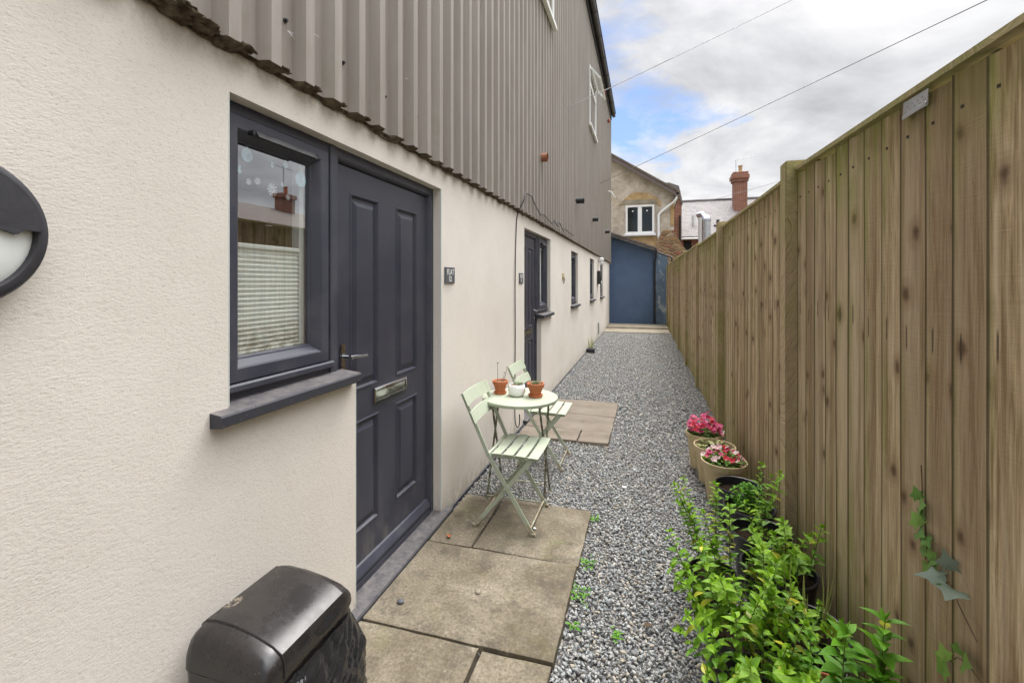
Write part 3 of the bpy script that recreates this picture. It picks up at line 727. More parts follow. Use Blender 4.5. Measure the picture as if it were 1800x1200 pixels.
# white windows high in the cladding
def high_window(y0, y1, z0, z1):
    bm = BM(); x = -1.172
    ring(bm, y0, y1, z0, z1, [(0, -1.235), (0, x), (.055, x), (.060, x - .02), (.060, -1.245)])
    box(bm, -1.235, x, y0 + .06, y1 - .06, z1 - .42, z1 - .36, .004)
    w = obj('window', bm, M['white'], B)
    g = BM(); add(g, [(x - .03, y0 + .06, z0 + .06), (x - .03, y1 - .06, z0 + .06), (x - .03, y1 - .06, z1 - .42), (x - .03, y0 + .06, z1 - .42)], [(0, 1, 2, 3)])
    add(g, [(x - .04, y0 + .06, z1 - .36), (x - .04, y1 - .06, z1 - .36), (x - .04, y1 - .06, z1 - .06), (x - .04, y0 + .06, z1 - .06)], [(0, 1, 2, 3)])
    obj('pane', g, M['glass_far'], w)
    s = BM(); mt = Matrix.Translation((x + .012, 0, z1 - .05)) @ Matrix.Rotation(math.radians(-38), 4, 'Y')
    t = bmesh.new(); ring(t, y0 + .04, y1 - .04, -.34, 0, [(0, -.02), (0, .02), (.045, .02), (.045, -.02), (0, -.02)])
    bmesh.ops.transform(t, matrix=mt, verts=t.verts); t.verts.index_update()
    add(s, [v.co.copy() for v in t.verts], [[v.index for v in f.verts] for f in t.faces]); t.free()
    sa = obj('fanlight_sash', s, M['white'], w)
    q = BM(); box(q, x - .02, x + .035, y0 - .03, y1 + .03, z0 - .06, z0 - .005, .004); obj('sill', q, M['white'], w)
    r = BM(); box(r, -1.232, x - .05, y0 + .05, y1 - .05, z0 + .05, z1 - .05); obj('recess', r, M['room'], w)
high_window(4.75, 6.0, 4.94, 6.25)
high_window(10.10, 11.40, 5.03, 6.32)

# ------------------------------------------------------------------ things fixed to the building
def wall_lamp():
    yc, zc, R = .496, 1.600, .150
    t = thing('wall_lamp', (WX, yc, zc), 'round black bulkhead lamp with white half-moon lens on the cream wall', 'lamp')
    def rev(prof, seg=56):
        bm = BM(); vs = []
        for r, x in prof:
            for k in range(seg): vs.append((WX + x, yc + r * math.cos(2 * PI * k / seg), zc + r * math.sin(2 * PI * k / seg)))
        fs = [(i * seg + k, i * seg + (k + 1) % seg, (i + 1) * seg + (k + 1) % seg, (i + 1) * seg + k) for i in range(len(prof) - 1) for k in range(seg)]
        if prof[-1][0] > 0: fs.append(tuple((len(prof) - 1) * seg + k for k in range(seg)))
        add(bm, vs, fs); return bm
    obj('housing', rev([(R, 0), (R, .040), (R - .006, .052), (R - .016, .056), (R - .024, .056), (R - .028, .050), (R - .028, .02)]), M['lamp_black'], t, smooth=35)
    obj('diffuser', rev([(R - .028, .044), (R - .04, .050), (R - .07, .056), (R - .11, .059), (.001, .060)]), M['diff'], t, smooth=60)
    # eyelid: upper part of the disc, lower edge slightly bowed with a notch
    bm = BM(); seg = 40; rr = R - .020; pts = []
    for k in range(seg + 1):
        a = math.radians(2) + (PI - math.radians(4)) * k / seg
        pts.append((yc + rr * math.cos(a), zc + rr * math.sin(a)))
    low = [(yc - .100, zc + .006), (yc - .088, zc - .004), (yc - .05, zc + .008), (yc, zc + .013), (yc + .05, zc + .008), (yc + .088, zc - .004), (yc + .100, zc + .006)]
    pts += low; n = len(pts)
    vs = [(WX + .0525, y, z) for y, z in pts] + [(WX + .066 - .05 * max(0, ((y - yc) ** 2 + (z - zc) ** 2) ** .5 - .09), y, z) for y, z in pts]
    add(bm, vs, [tuple(range(n))[::-1], tuple(range(n, 2 * n))] + [(k, (k + 1) % n, n + (k + 1) % n, n + k) for k in range(n)])
    obj('eyelid', bm, M['lamp_black'], t)
    bm = BM(); tube(bm, [(WX + .058, yc - .03, zc - .055), (WX + .062, yc - .03, zc - .055)], .006, 10)
    m = NT('green_indicator_led'); e = m.n('ShaderNodeEmission', {'Color': (.15, 1, .2, 1), 'Strength': 1.5}); m.t.links.new(e.outputs[0], m.out.inputs[0])
    obj('indicator_light', bm, m.m, t)
wall_lamp()

def text(body, size, loc, rot, mat, parent, shear=0.):
    cu = bpy.data.curves.new('lettering', 'FONT'); cu.body = body; cu.size = size; cu.align_x = 'CENTER'; cu.align_y = 'CENTER'; cu.extrude = .0006; cu.shear = shear; cu.offset = .0004
    tmp = bpy.data.objects.new('lettering_source', cu); COL.objects.link(tmp); bpy.context.view_layer.update()
    me = bpy.data.meshes.new_from_object(tmp.evaluated_get(bpy.context.evaluated_depsgraph_get()))
    bpy.data.objects.remove(tmp); bpy.data.curves.remove(cu)
    me.transform(Matrix.Translation(loc) @ rot)
    me.materials.clear()
    return link('lettering', me, mat, parent)
ROTX = Matrix(((0, 0, 1, 0), (1, 0, 0, 0), (0, 1, 0, 0), (0, 0, 0, 1)))   # text x -> +Y, text y -> +Z, faces +X
def plaque(y0, y1, z0, z1, lines, label):
    t = thing('door_sign', (WX, (y0 + y1) / 2, z0), label, 'sign', 'slate door signs')
    bm = BM(); box(bm, WX, WX + .010, y0, y1, z0, z1, .003); obj('plate', bm, M['slate_plate'], t)
    yc = (y0 + y1) / 2
    text(lines[0], .052, (WX + .0108, yc, z0 + .072), ROTX, M['letter'], t, .12)
    text(lines[1], .050, (WX + .0108, yc - .005, z0 + .028), ROTX, M['letter'], t)
plaque(2.700, 2.850, 1.500, 1.607, ('FLAT', '12'), 'slate sign reading FLAT 12 beside the first door')
plaque(4.500, 4.650, 1.500, 1.607, ('FLAT', '11'), 'slate sign reading FLAT 11 next to the second door')

def cyl_thing(name, p, q, r, mat, label, cat, group=None, hollow=True):
    bm = BM(); p, q = V(p), V(q)
    tube(bm, [p, q], r, 20, cap=False)
    if hollow:
        tube(bm, [p, q], r * .82, 20, cap=False)
        d = (q - p).normalized(); tube(bm, [q - d * .012, q], r * 1.08, 20, cap=False)
    d = (q - p).normalized()
    tube(bm, [p, p + d * (.01 if hollow else (q - p).length)], r * (.99 if hollow else 1), 20)
    o = obj(name, bm, mat, smooth=40, base=p, norm=False); tag(o, label, cat, group)
    return o
cyl_thing('vent_pipe', (CB, 5.32, 3.0), (-1.12, 5.32, 3.0), .050, M['terra_vent'], 'terracotta coloured flue stub poking out of the ribbed cladding', 'pipe')
cyl_thing('vent_pipe', (CB, 8.2, 2.985), (-1.06, 8.2, 2.985), .052, M['black'], 'black pipe stub on the cladding, biggest of three', 'pipe', 'black pipe stubs on the cladding')
cyl_thing('vent_pipe', (CB, 10.8, 3.0), (-1.07, 10.8, 3.0), .050, M['black'], 'black pipe stub on the cladding, middle of three', 'pipe', 'black pipe stubs on the cladding')
cyl_thing('vent_pipe', (CB, 14.2, 3.08), (-1.06, 14.2, 3.08), .052, M['black'], 'black pipe stub on the cladding near the building corner', 'pipe', 'black pipe stubs on the cladding')
bm = BM(); tube(bm, [(CB, 15.6, 4.62), (-1.10, 15.62, 4.56), (-1.03, 15.7, 4.42), (-.99, 15.73, 4.39)], .02, 10)
tag(obj('overflow_pipe', bm, M['white'], smooth=40, base=(CB, 15.6, 4.6)), 'thin curved white overflow pipe at the far cladding corner', 'pipe')

# black cable down the wall
def wire(name, pts, r, label, mat='cable', cat='cable', seg=6, base=None):
    bm = BM(); P_ = []
    pts = [V(p) for p in pts]
    for i in range(len(pts) - 1):
        p0 = pts[max(i - 1, 0)]; p1 = pts[i]; p2 = pts[i + 1]; p3 = pts[min(i + 2, len(pts) - 1)]
        for k in range(6):
            t = k / 6
            P_.append(.5 * (2 * p1 + (p2 - p0) * t + (2 * p0 - 5 * p1 + 4 * p2 - p3) * t * t + (3 * p1 - p0 - 3 * p2 + p3) * t ** 3))
    P_.append(pts[-1]); tube(bm, P_, r, seg)
    o = obj(name, bm, M[mat], smooth=60, base=pts[0]); return tag(o, label, cat)
wire('cable', [(CT + .012, 4.75, 2.44), (CT + .012, 4.52, 2.42), (CT + .012, 4.44, 2.33), (WX + .012, 4.415, 2.2), (WX + .010, 4.36, 1.95), (WX + .010, 4.33, 1.5), (WX + .010, 4.335, 1.0), (WX + .010, 4.32, .3), (WX + .014, 4.33, .12), (WX + .03, 4.36, .07), (WX + .035, 4.40, .10), (WX + .035, 4.40, .19)], .0055, 'black cable running down the cream wall between the doors')
pts = [(CT + .012, 4.75, 2.44)]
rc = random.Random(8)
for k in range(6): pts += [(CT + .012, 4.95 + k * .5 + rc.uniform(-.1, .1), 2.34 + rc.uniform(-.03, .04)), (CT + .03, 5.2 + k * .5 + rc.uniform(-.12, .12), 2.275 + rc.uniform(-.012, .03))]
wire('cable', [(p[0], p[1] + .03, p[2]) for p in pts], .0055, 'black cable looping along the bottom edge of the cladding')
def fix(name, parts, base, label, cat):
    t = thing(name, base, label, cat)
    for nm, bm, mt in parts: obj(nm, bm, mt, t, smooth=40)
    return t
# security light
a = BM(); box(a, WX, WX + .03, 12.55, 12.70, 2.08, 2.19, .008)
b = BM(); box(b, WX + .035, WX + .15, 12.52, 12.73, 2.10, 2.20, .02, mat=None)
c = BM(); tube(c, [(WX + .06, 12.60, 2.07), (WX + .13, 12.56, 2.02)], [.035, .045], 14); tube(c, [(WX + .02, 12.62, 2.14), (WX + .06, 12.62, 2.13)], .02, 10)
fix('security_light', [('bracket', a, M['white']), ('floodlight', b, M['white']), ('sensor', c, M['white'])], (WX, 12.6, 2.08), 'white security light under the far end of the cladding', 'lamp')
a = BM(); box(a, WX, WX + .10, 12.30, 12.62, 1.48, 1.84, .015); b = BM(); box(b, WX + .101, WX + .108, 12.34, 12.58, 1.58, 1.64, .002)
c = BM(); box(c, WX + .101, WX + .104, 12.36, 12.56, 1.50, 1.57, .001)
fix('mailbox', [('body', a, M['black']), ('flap', b, M['black']), ('notice', c, M['letter'])], (WX, 12.4, 1.48), 'black wall mailbox between the two small windows', 'mailbox')
a = BM(); box(a, WX, WX + .012, 7.02, 7.17, 1.56, 1.66, .003); b = BM(); tube(b, [(WX + .01, 7.08, 1.60), (WX + .03, 7.07, 1.57), (WX + .02, 7.06, 1.50)], .007, 6)
fix('wall_bracket', [('plate', a, M['fitting']), ('wire_tail', b, M['cable'])], (WX, 7.1, 1.56), 'small yellowed bracket with a loose wire on the cream wall', 'bracket')
bm = BM(); tube(bm, [(WX + .025, 12.5, .13), (WX + .025, 12.5, .42)], .022, 10); tube(bm, [(WX + .025, 12.5, .42), (WX + .002, 12.5, .44)], .018, 8)
tag(obj('pipe_stub', bm, M['galv'], smooth=40, base=(WX, 12.5, .13)), 'short grey pipe stub low on the cream wall', 'pipe')
# gully box with dead weed
a = BM(); box(a, -1.23, -1.06, 9.85, 10.05, -.03, .095, .012); ring_ = BM(); box(ring_, -1.20, -1.09, 9.88, 10.02, .096, .10)
g = thing('drain_gully', (-1.15, 9.95, 0), 'black plastic drain gully at the foot of the cream wall', 'drain')
obj('body', a, M['black'], g); obj('opening', ring_, M['slot'], g)
# insulators
for y, z, lab in ((13.2, 6.95, 'red cable insulator under the gutter, higher of two'), (15.0, 6.75, 'red cable insulator under the gutter, lower of two')):
    bm = BM(); lathe(bm, (CT + .05, y, z), [(.0, -.07), (.03, -.06), (.045, -.03), (.03, 0), (.05, .02), (.03, .06), (0, .07)], 14); tube(bm, [(CT, y, z), (CT + .05, y, z)], .012, 8)
    tag(obj('insulator', bm, M['iron_red'], smooth=40, base=(CT, y, z)), lab, 'insulator', 'red insulators')
# overhead wires
def span(a, b, sag, r, lab):
    a, b = V(a), V(b)
    M['aircable'] = plain('grey_overhead_cable', (.16, .16, .17), .6)
    wire('overhead_cable', [a.lerp(b, t) - V((0, 0, sag * 4 * t * (1 - t))) for t in (0, .12, .25, .4, .55, .7, .85, 1)], r, lab, 'aircable', base=a)
span((CT, 7.2, 4.29), (3.0 * 2 + 1.15, 11.3 * 2 - 7.2, 7.72 * 2 - 4.29), .05, .0062, 'higher overhead wire running from the cladding up across the sky')
span((CT, 12.6, 4.23), (3.535 * 2 + 1.15, 6.25 * 2 - 12.6, 4.61 * 2 - 4.23), .04, .0056, 'lower overhead wire crossing above the fence')
span((10.0 * 0 + 3.0, 27.0, 5.95), (11.0, 20.0, 7.2), .1, .008, 'distant thin wire above the slate roof by the brick chimney')

# ------------------------------------------------------------------ fence
F = thing('timber_fence', (FX, 8, 0), 'tall close-boarded timber fence green with moss along the alley', 'fence')
PO = [-1.70, .46, 2.60, 4.86, 7.00, 8.86, 10.96, 12.95, 14.9, 16.7]
TOPS = [1.985, 1.992, 2.045, 2.03, 2.06, 2.08, 2.10, 2.11, 2.12]
rs = random.Random(21)
for k in range(len(PO) - 1):
    a, b = PO[k] + (.095 if k else 0), PO[k + 1]; nb = round((b - a) / .118); pitch = (b - a) / nb
    bm = BM(); uvl = bm.loops.layers.uv.new('UVMap'); tl = bm.verts.layers.float.new('tint')
    for i in range(nb):
        y = a + i * pitch; ti = rs.random(); top = TOPS[k] + rs.uniform(-.008, .006) + (.068 if k == 1 else 0) * (i / nb)
        lean = rs.uniform(-.002, .002); th = .016 + rs.uniform(-.004, .006); cup = rs.uniform(.0, .004)
        xs_ = [(FX - .004, y - .012), (FX - .006 + cup, y + pitch * .5), (FX - .010 - th * .5, y + pitch + rs.uniform(-.002, .002)), (FX - .001, y + pitch), (FX + .004, y - .012)]
        vs = [bm.verts.new((x + (lean if z else 0), yy, z)) for z in (-.03, .55, 1.1, 1.6, top) for x, yy in xs_]
        for v in vs:
            v[tl] = ti
            if .1 < v.co.z < 1.9: v.co.x += rs.uniform(-.0015, .0015)
        m_ = len(xs_)
        for lv in range(4):
            for j in range(m_):
                f = bm.faces.new([vs[lv * m_ + j], vs[lv * m_ + (j + 1) % m_], vs[(lv + 1) * m_ + (j + 1) % m_], vs[(lv + 1) * m_ + j]])
                for lp in f.loops: lp[uvl].uv = ((lp.vert.co.y - y) / pitch, lp.vert.co.z)
        f = bm.faces.new(vs[-m_:])
        for lp in f.loops: lp[uvl].uv = (.5, 2)
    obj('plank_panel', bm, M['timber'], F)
    bm = BM()
    t0, t1 = TOPS[k], TOPS[k] + (.068 if k == 1 else 0)
    add(bm, [(FX - .032, a, t0 + .006), (FX + .03, a, t0 + .006), (FX + .03, b, t1 + .006), (FX - .032, b, t1 + .006), (FX - .032, a, t0 + .024), (FX + .03, a, t0 + .027), (FX + .03, b, t1 + .027), (FX - .032, b, t1 + .024)],
        [(0, 1, 2, 3), (4, 5, 6, 7), (0, 1, 5, 4), (1, 2, 6, 5), (2, 3, 7, 6), (3, 0, 4, 7)])
    obj('capping_rail', bm, M['post_timber'], F)
    bm = BM()
    for z in (.35, 1.05, 1.8): box(bm, FX + .008, FX + .075, a, b, z, z + .08, .005)
    obj('arris_rail', bm, M['post_timber'], F)
for k, y in enumerate(PO):
    bm = BM(); zt = (TOPS[min(k, len(TOPS) - 1)]) + (.075 if k in (2, 3) else .0)
    box(bm, FX - (.072 if k in (2, 3) else .062), FX + .045, y - .002, y + .096, -.03, zt, .006, seg=2); obj('post', bm, M['post_timber'], F)
# galvanised plate nailed near the top
bm = BM(); box(bm, FX - .030, FX - .0265, 1.475, 1.595, 1.978, 2.022, .001, mat=Matrix.Translation((0, 1.535, 2.0)) @ Matrix.Rotation(.05, 4, 'X') @ Matrix.Translation((0, -1.535, -2.0)))
box(bm, FX - .0335, FX - .0305, 1.477, 1.593, 1.975, 1.986, .001)
for i in range(9): tube(bm, [(FX - .0305, 1.487 + i * .012, 1.995 + .012 * (i % 2)), (FX - .0322, 1.487 + i * .012, 1.995 + .012 * (i % 2))], .0032, 6)
tag(obj('metal_plate', bm, M['galv'], base=(FX, 1.53, 2.02)), 'small galvanised nail plate near the top of the fence', 'metal plate')

# ------------------------------------------------------------------ bistro set
def make_chair(loc, label):
    t = thing('folding_chair', loc, label, 'chair', 'sage green folding chairs')
    L = V(loc); w = .185
    def T(p): return L + V(p)
    def bow(pts, y):   # list of (x,z)
        return [T((x, y, z)) for x, z in pts]
    for s in (-1, 1):
        bm = BM(); P1 = [(.170, .004), (-.112, .452), (-.275, .805)]
        q = bow(P1, s * w)
        bar(bm, q[0], q[1], .024, .008, (0, 1, 0)); bar(bm, q[1] - (q[1] - q[0]).normalized() * .004, q[2], .022, .008, (0, 1, 0))
        box(bm, q[0].x - .014, q[0].x + .014, q[0].y - .007, q[0].y + .007, L.z, L.z + .018, .004)
        obj('long_leg', bm, M['sage'], t)
        bm = BM(); q = bow([(-.200, .004), (.155, .438)], s * (w - .012)); bar(bm, q[0], q[1], .024, .008, (0, 1, 0))
        box(bm, q[0].x - .014, q[0].x + .014, q[0].y - .007, q[0].y + .007, L.z, L.z + .018, .004)
        tube(bm, [T((-.005, s * (w - .02), .253)), T((-.005, s * (w + .008), .253))], .007, 8)
        obj('short_leg', bm, M['sage'], t)
        bm = BM(); bar(bm, T((-.125, s * (w - .02), .440)), T((.195, s * (w - .02), .440)), .020, .006, (0, 1, 0)); obj('seat_rail', bm, M['sage'], t)
    bm = BM(); tube(bm, [T((.150, -w, .035)), T((.150, w, .035))], .005, 8); obj('stretcher', bm, M['sage'], t)
    bm = BM(); tube(bm, [T((-.178, -w + .012, .032)), T((-.178, w - .012, .032))], .005, 8); obj('stretcher', bm, M['sage'], t)
    def slat(nm, x0, x1, zf, hw, curve, tilt=0, th=.006):
        bm = BM(); n = 8; vs = []
        for i in range(n + 1):
            y = -hw + 2 * hw * i / n; c = curve * (1 - (2 * i / n - 1) ** 2)
            for (x, dz) in ((x0, 0), (x1, 0), (x1, th), (x0, th)): vs.append(T((x + (c if tilt else 0), y, zf(x) + dz - (0 if tilt else c))))
        fs = [(0, 1, 2, 3), tuple(n * 4 + k for k in range(4))] + [(i * 4 + j, i * 4 + (j + 1) % 4, i * 4 + 4 + (j + 1) % 4, i * 4 + 4 + j) for i in range(n) for j in range(4)]
        add(bm, vs, fs); o = obj(nm, bm, M['sage'], t)
    for x0, x1 in ((-.118, -.098), (-.086, -.030), (-.014, .046), (.062, .122), (.138, .198)): slat('seat_slat', x0, x1, lambda x: .452 + .004 * math.cos(x * 14), .190, .006)
    for z0, z1 in ((.632, .700), (.735, .808)):
        bm = BM(); n = 10; vs = []
        def lx(z): return -.112 - (z - .452) * (.163 / .353) - .006
        for i in range(n + 1):
            y = -.212 + .424 * i / n; c = -.020 * (1 - (2 * i / n - 1) ** 2)
            for z, dx in ((z0, .010), (z1, .010), (z1, .016), (z0, .016)): vs.append(T((lx(z) + c + dx + .006, y, z)))
        add(bm, vs, [(0, 1, 2, 3), tuple(n * 4 + k for k in range(4))] + [(i * 4 + j, i * 4 + (j + 1) % 4, i * 4 + 4 + (j + 1) % 4, i * 4 + 4 + j) for i in range(n) for j in range(4)])
        obj('back_slat', bm, M['sage'], t)
    return t
def dup(root, loc, label=None):
    r = root.copy(); COL.objects.link(r); r.location = loc
    if label: r['label'] = label
    for c in list(root.children):
        d = c.copy(); COL.objects.link(d); d.parent = r
        for g_ in c.children:
            e = g_.copy(); COL.objects.link(e); e.parent = d
    return r
ch = make_chair((-.800, 2.770, .024), 'sage green folding chair standing partly on the paving before the table')
dup(ch, (-.815, 3.790, .0), 'sage green folding chair behind the round table with three pots')
TC = V((-.845, 3.075, 0))
t = thing('bistro_table', TC, 'small round sage green table carrying three little plant pots', 'table')
bm = BM(); lathe(bm, TC, [(.0, .695), (.252, .695), (.262, .690), (.264, .694), (.264, .708), (.260, .712), (.0, .7125)], 48); obj('tabletop', bm, M['sage'], t, smooth=35)
for dy, sy, hw in ((-.135, 1, .200), (.165, -1, .180)):
    for s in (-1, 1):
        bm = BM(); tube(bm, [TC + V((s * hw, dy, .005)), TC + V((s * hw * .92, dy * -.75, .690))], .0075, 8); lathe(bm, TC + V((s * hw, dy, 0)), [(.011, 0), (.011, .02), (.008, .025)], 10)
        obj('leg', bm, M['sageworn'], t, smooth=40)
    bm = BM(); tube(bm, [TC + V((-hw, dy * .94, .05)), TC + V((hw, dy * .94, .05))], .005, 8); tube(bm, [TC + V((-hw * .92, -dy * .75, .688)), TC + V((hw * .92, -dy * .75, .688))], .006, 8)
    obj('stretcher', bm, M['sage'], t, smooth=40)

# ------------------------------------------------------------------ leaves and plants
def leaf(bm, tl, p, d, up, L, W, bend=.25, fold=.15, ti=0, mi=0, pet=True, nseg=4):
    d = V(d).normalized(); side = d.cross(V(up))
    if side.length < 1e-3: side = d.cross(V((1, .3, 0)))
    side.normalize(); nrm = side.cross(d).normalized(); prev = None
    for i in range(nseg + 1):
        u = i / nseg; w = W * math.sin(PI * min(1, u ** .8 * .97 + .03)) * .5 + (.0004 if i in (0, nseg) else 0)
        c = V(p) + d * (L * u) - nrm * (bend * L * u * u)
        cur = [bm.verts.new(c - side * w + nrm * w * fold * 2), bm.verts.new(c), bm.verts.new(c + side * w + nrm * w * fold * 2)]
        for v in cur: v[tl] = ti
        if prev:
            for k in (0, 1): bm.faces.new([prev[k], prev[k + 1], cur[k + 1], cur[k]]).material_index = mi
        prev = cur
def stalk(bm, pts, r0, r1): tube(bm, pts, [r0 + (r1 - r0) * i / (len(pts) - 1) for i in range(len(pts))], 5)
def mint_plant(bl, bs, tl, base, n, spread, h, rs, leafL=.042, lean=(0, 0), yellow=.06, rb=.1):
    for k in range(n):
        a = rs.uniform(0, 2 * PI); r = rb * math.sqrt(rs.random())
        p0 = V(base) + V((r * math.cos(a), r * math.sin(a), 0))
        hh = h * rs.uniform(.45, 1.12); a2 = a + rs.uniform(-.8, .8); sp = spread * rs.uniform(.2, 1.0)
        tip = p0 + V((math.cos(a2) * sp + lean[0] * rs.uniform(.3, 1.2), math.sin(a2) * sp + lean[1] * rs.uniform(.3, 1.2), hh))
        mid = p0.lerp(tip, .5) + V((0, 0, hh * .12)) + V((rs.uniform(-.02, .02), rs.uniform(-.02, .02), 0))
        N = 9; pts = [p0.lerp(mid, u).lerp(mid.lerp(tip, u), u) for u in [i / N for i in range(N + 1)]]
        stalk(bs, pts, .0024, .0011)
        npair = int(hh / .033) + 3; rot = rs.uniform(0, PI)
        yel = rs.random() < yellow
        for j in range(npair):
            u = .22 + .78 * (j + 1) / npair; i = min(N - 1, int(u * N)); f = u * N - i
            c = pts[i].lerp(pts[i + 1], min(1, f)); ax = (pts[i + 1] - pts[i]).normalized()
            ll = leafL * (1.0 if u < .75 else 1.5 - u * .75) * rs.uniform(.7, 1.25)
            rot += PI / 2 + rs.uniform(-.25, .25)
            e1 = ax.cross(V((.3, 1, .1))).normalized(); e2 = ax.cross(e1)
            for sgn in (1, -1):
                if rs.random() < .08: continue
                dd = (e1 * math.cos(rot) + e2 * math.sin(rot)) * sgn + ax * rs.uniform(.15, .75)
                leaf(bl, tl, c, dd, ax + V((0, 0, .6)), ll, ll * rs.uniform(.48, .62), rs.uniform(.1, .5), rs.uniform(.05, .25), min(1, max(0, rs.gauss(.25 + .5 * u, .2))), 1 if (yel and u < .6 and rs.random() < .7) or rs.random() < .025 else 0)
        for q in range(3):
            b2 = rs.uniform(0, 2 * PI); leaf(bl, tl, pts[-1], V((math.cos(b2) * .6, math.sin(b2) * .6, 1)), V((math.cos(b2 + 2), math.sin(b2 + 2), .3)), leafL * .55, leafL * .3, .1, .2, .9, 0)
def pot_prof(r0, r1, h, rim, t=.006):
    return [(.0, 0), (r0, 0), (r1 - rim * .4, h - rim * 1.6), (r1, h - rim * 1.5), (r1 + .003, h - .004), (r1 - .001, h), (r1 - t, h - .002), (r1 - t - .003, h * .55), (0, h * .54)]
def pot(parent, c, r0, r1, h, rim, mat, soil=True, sm=None, sl=.84, nm='pot'):
    bm = BM(); lathe(bm, c, pot_prof(r0, r1, h, rim)[:7] + [(r1 - .012, h * (sl - .03)), (0, h * (sl - .03))], 32)
    obj(nm, bm, mat, parent, smooth=35)
    if soil:
        bm = BM(); seg = 24; rr = r1 - .011; ctr = bm.verts.new(V(c) + V((0, 0, h * sl + .006))); rings = []
        for q in (.5, 1.0): rings.append([bm.verts.new(V(c) + V((rr * q * math.cos(2 * PI * k / seg), rr * q * math.sin(2 * PI * k / seg), h * sl + .006 * mn.noise(V((k * 1.7, q * 9, c[1])))))) for k in range(seg)])
        for k in range(seg):
            bm.faces.new([ctr, rings[0][k], rings[0][(k + 1) % seg]]); bm.faces.new([rings[0][k], rings[1][k], rings[1][(k + 1) % seg], rings[0][(k + 1) % seg]])
        obj('soil', bm, sm or M['soil'], parent, smooth=50)
def newleaf():
    bm = BM(); return bm, bm.verts.layers.float.new('tint')

# three little pots on the table
zt = .7125
p = (-1.000, 3.105, zt); t = thing('potted_plant', p, 'terracotta pot with two bare twigs on the table', 'plant pot', 'little pots on the table')
bm = BM(); lathe(bm, p, [(0, 0), (.042, 0), (.046, .010), (.046, .016), (.040, .016), (0, .015)], 28); obj('saucer', bm, M['terra'], t, smooth=35)
pot(t, (p[0], p[1], zt + .0165), .034, .054, .078, .016, M['terra'], sm=M['grit'])
bm = BM()
for dx, dy, tx, ty, h in ((-.02, 0, -.025, .01, .13), (.018, .01, .045, .02, .105), (.01, -.01, .03, .0, .06)): tube(bm, [V(p) + V((dx, dy, .08)), V(p) + V(((dx + tx) / 2 + .004, dy, .08 + h / 2)), V(p) + V((tx, ty, .08 + h))], [.002, .0016, .0012], 5)
obj('twig', bm, M['twig'], t)
bl, tl = newleaf(); rs = random.Random(2)
for c in ((-.025, .01, .21), (.045, .02, .185), (.03, .0, .145)):
    for k in range(5): leaf(bl, tl, V(p) + V(c), (rs.uniform(-1, 1), rs.uniform(-1, 1), rs.uniform(0, 1)), (0, 0, 1), .012, .007, .2, .2, rs.random() * .3)
obj('foliage', bl, M['ivy_grey'], t)
p = (-.868, 3.075, zt); t = thing('potted_plant', p, 'round white ceramic pot between two terracotta pots', 'plant pot', 'little pots on the table')
bm = BM(); lathe(bm, p, [(0, 0), (.040, 0), (.055, .014), (.062, .038), (.060, .060), (.054, .080), (.051, .082), (.049, .078), (.052, .070), (0, .068)], 32); obj('pot', bm, M['ceramic'], t, smooth=45)
bm = BM(); lathe(bm, p, [(.0495, .072), (.03, .076), (0, .078)], 20); obj('soil', bm, M['grit'], t, smooth=50)
bl, tl = newleaf(); rs = random.Random(4)
for k in range(26):
    a = rs.uniform(0, 2 * PI); r = .035 * math.sqrt(rs.random()); c = V(p) + V((r * math.cos(a) + .012, r * math.sin(a), .078)); leaf(bl, tl, c, (math.cos(a), math.sin(a), rs.uniform(.3, 1.4)), (0, 0, 1), .020, .011, -.1, .3, rs.random())
obj('foliage', bl, M['succ'], t)
p = (-.735, 3.085, zt); t = thing('potted_plant', p, 'terracotta pot holding a small green succulent on the table', 'plant pot', 'little pots on the table')
bm = BM(); lathe(bm, p, [(0, 0), (.046, 0), (.051, .012), (.051, .018), (.043, .018), (0, .017)], 28); obj('saucer', bm, M['terra'], t, smooth=35)
pot(t, (p[0], p[1], zt + .0185), .036, .059, .078, .018, M['terra'], sm=M['grit'])
bl, tl = newleaf()
for k in range(30):
    a = k * 2.4; r = .004 + .0006 * k; leaf(bl, tl, V(p) + V((r * math.cos(a), r * math.sin(a), .088)), (math.cos(a), math.sin(a), 1.5 - k * .045), (0, 0, 1), .024, .012, -.2, .35, .3 + .02 * k)
obj('foliage', bl, M['succ'], t)

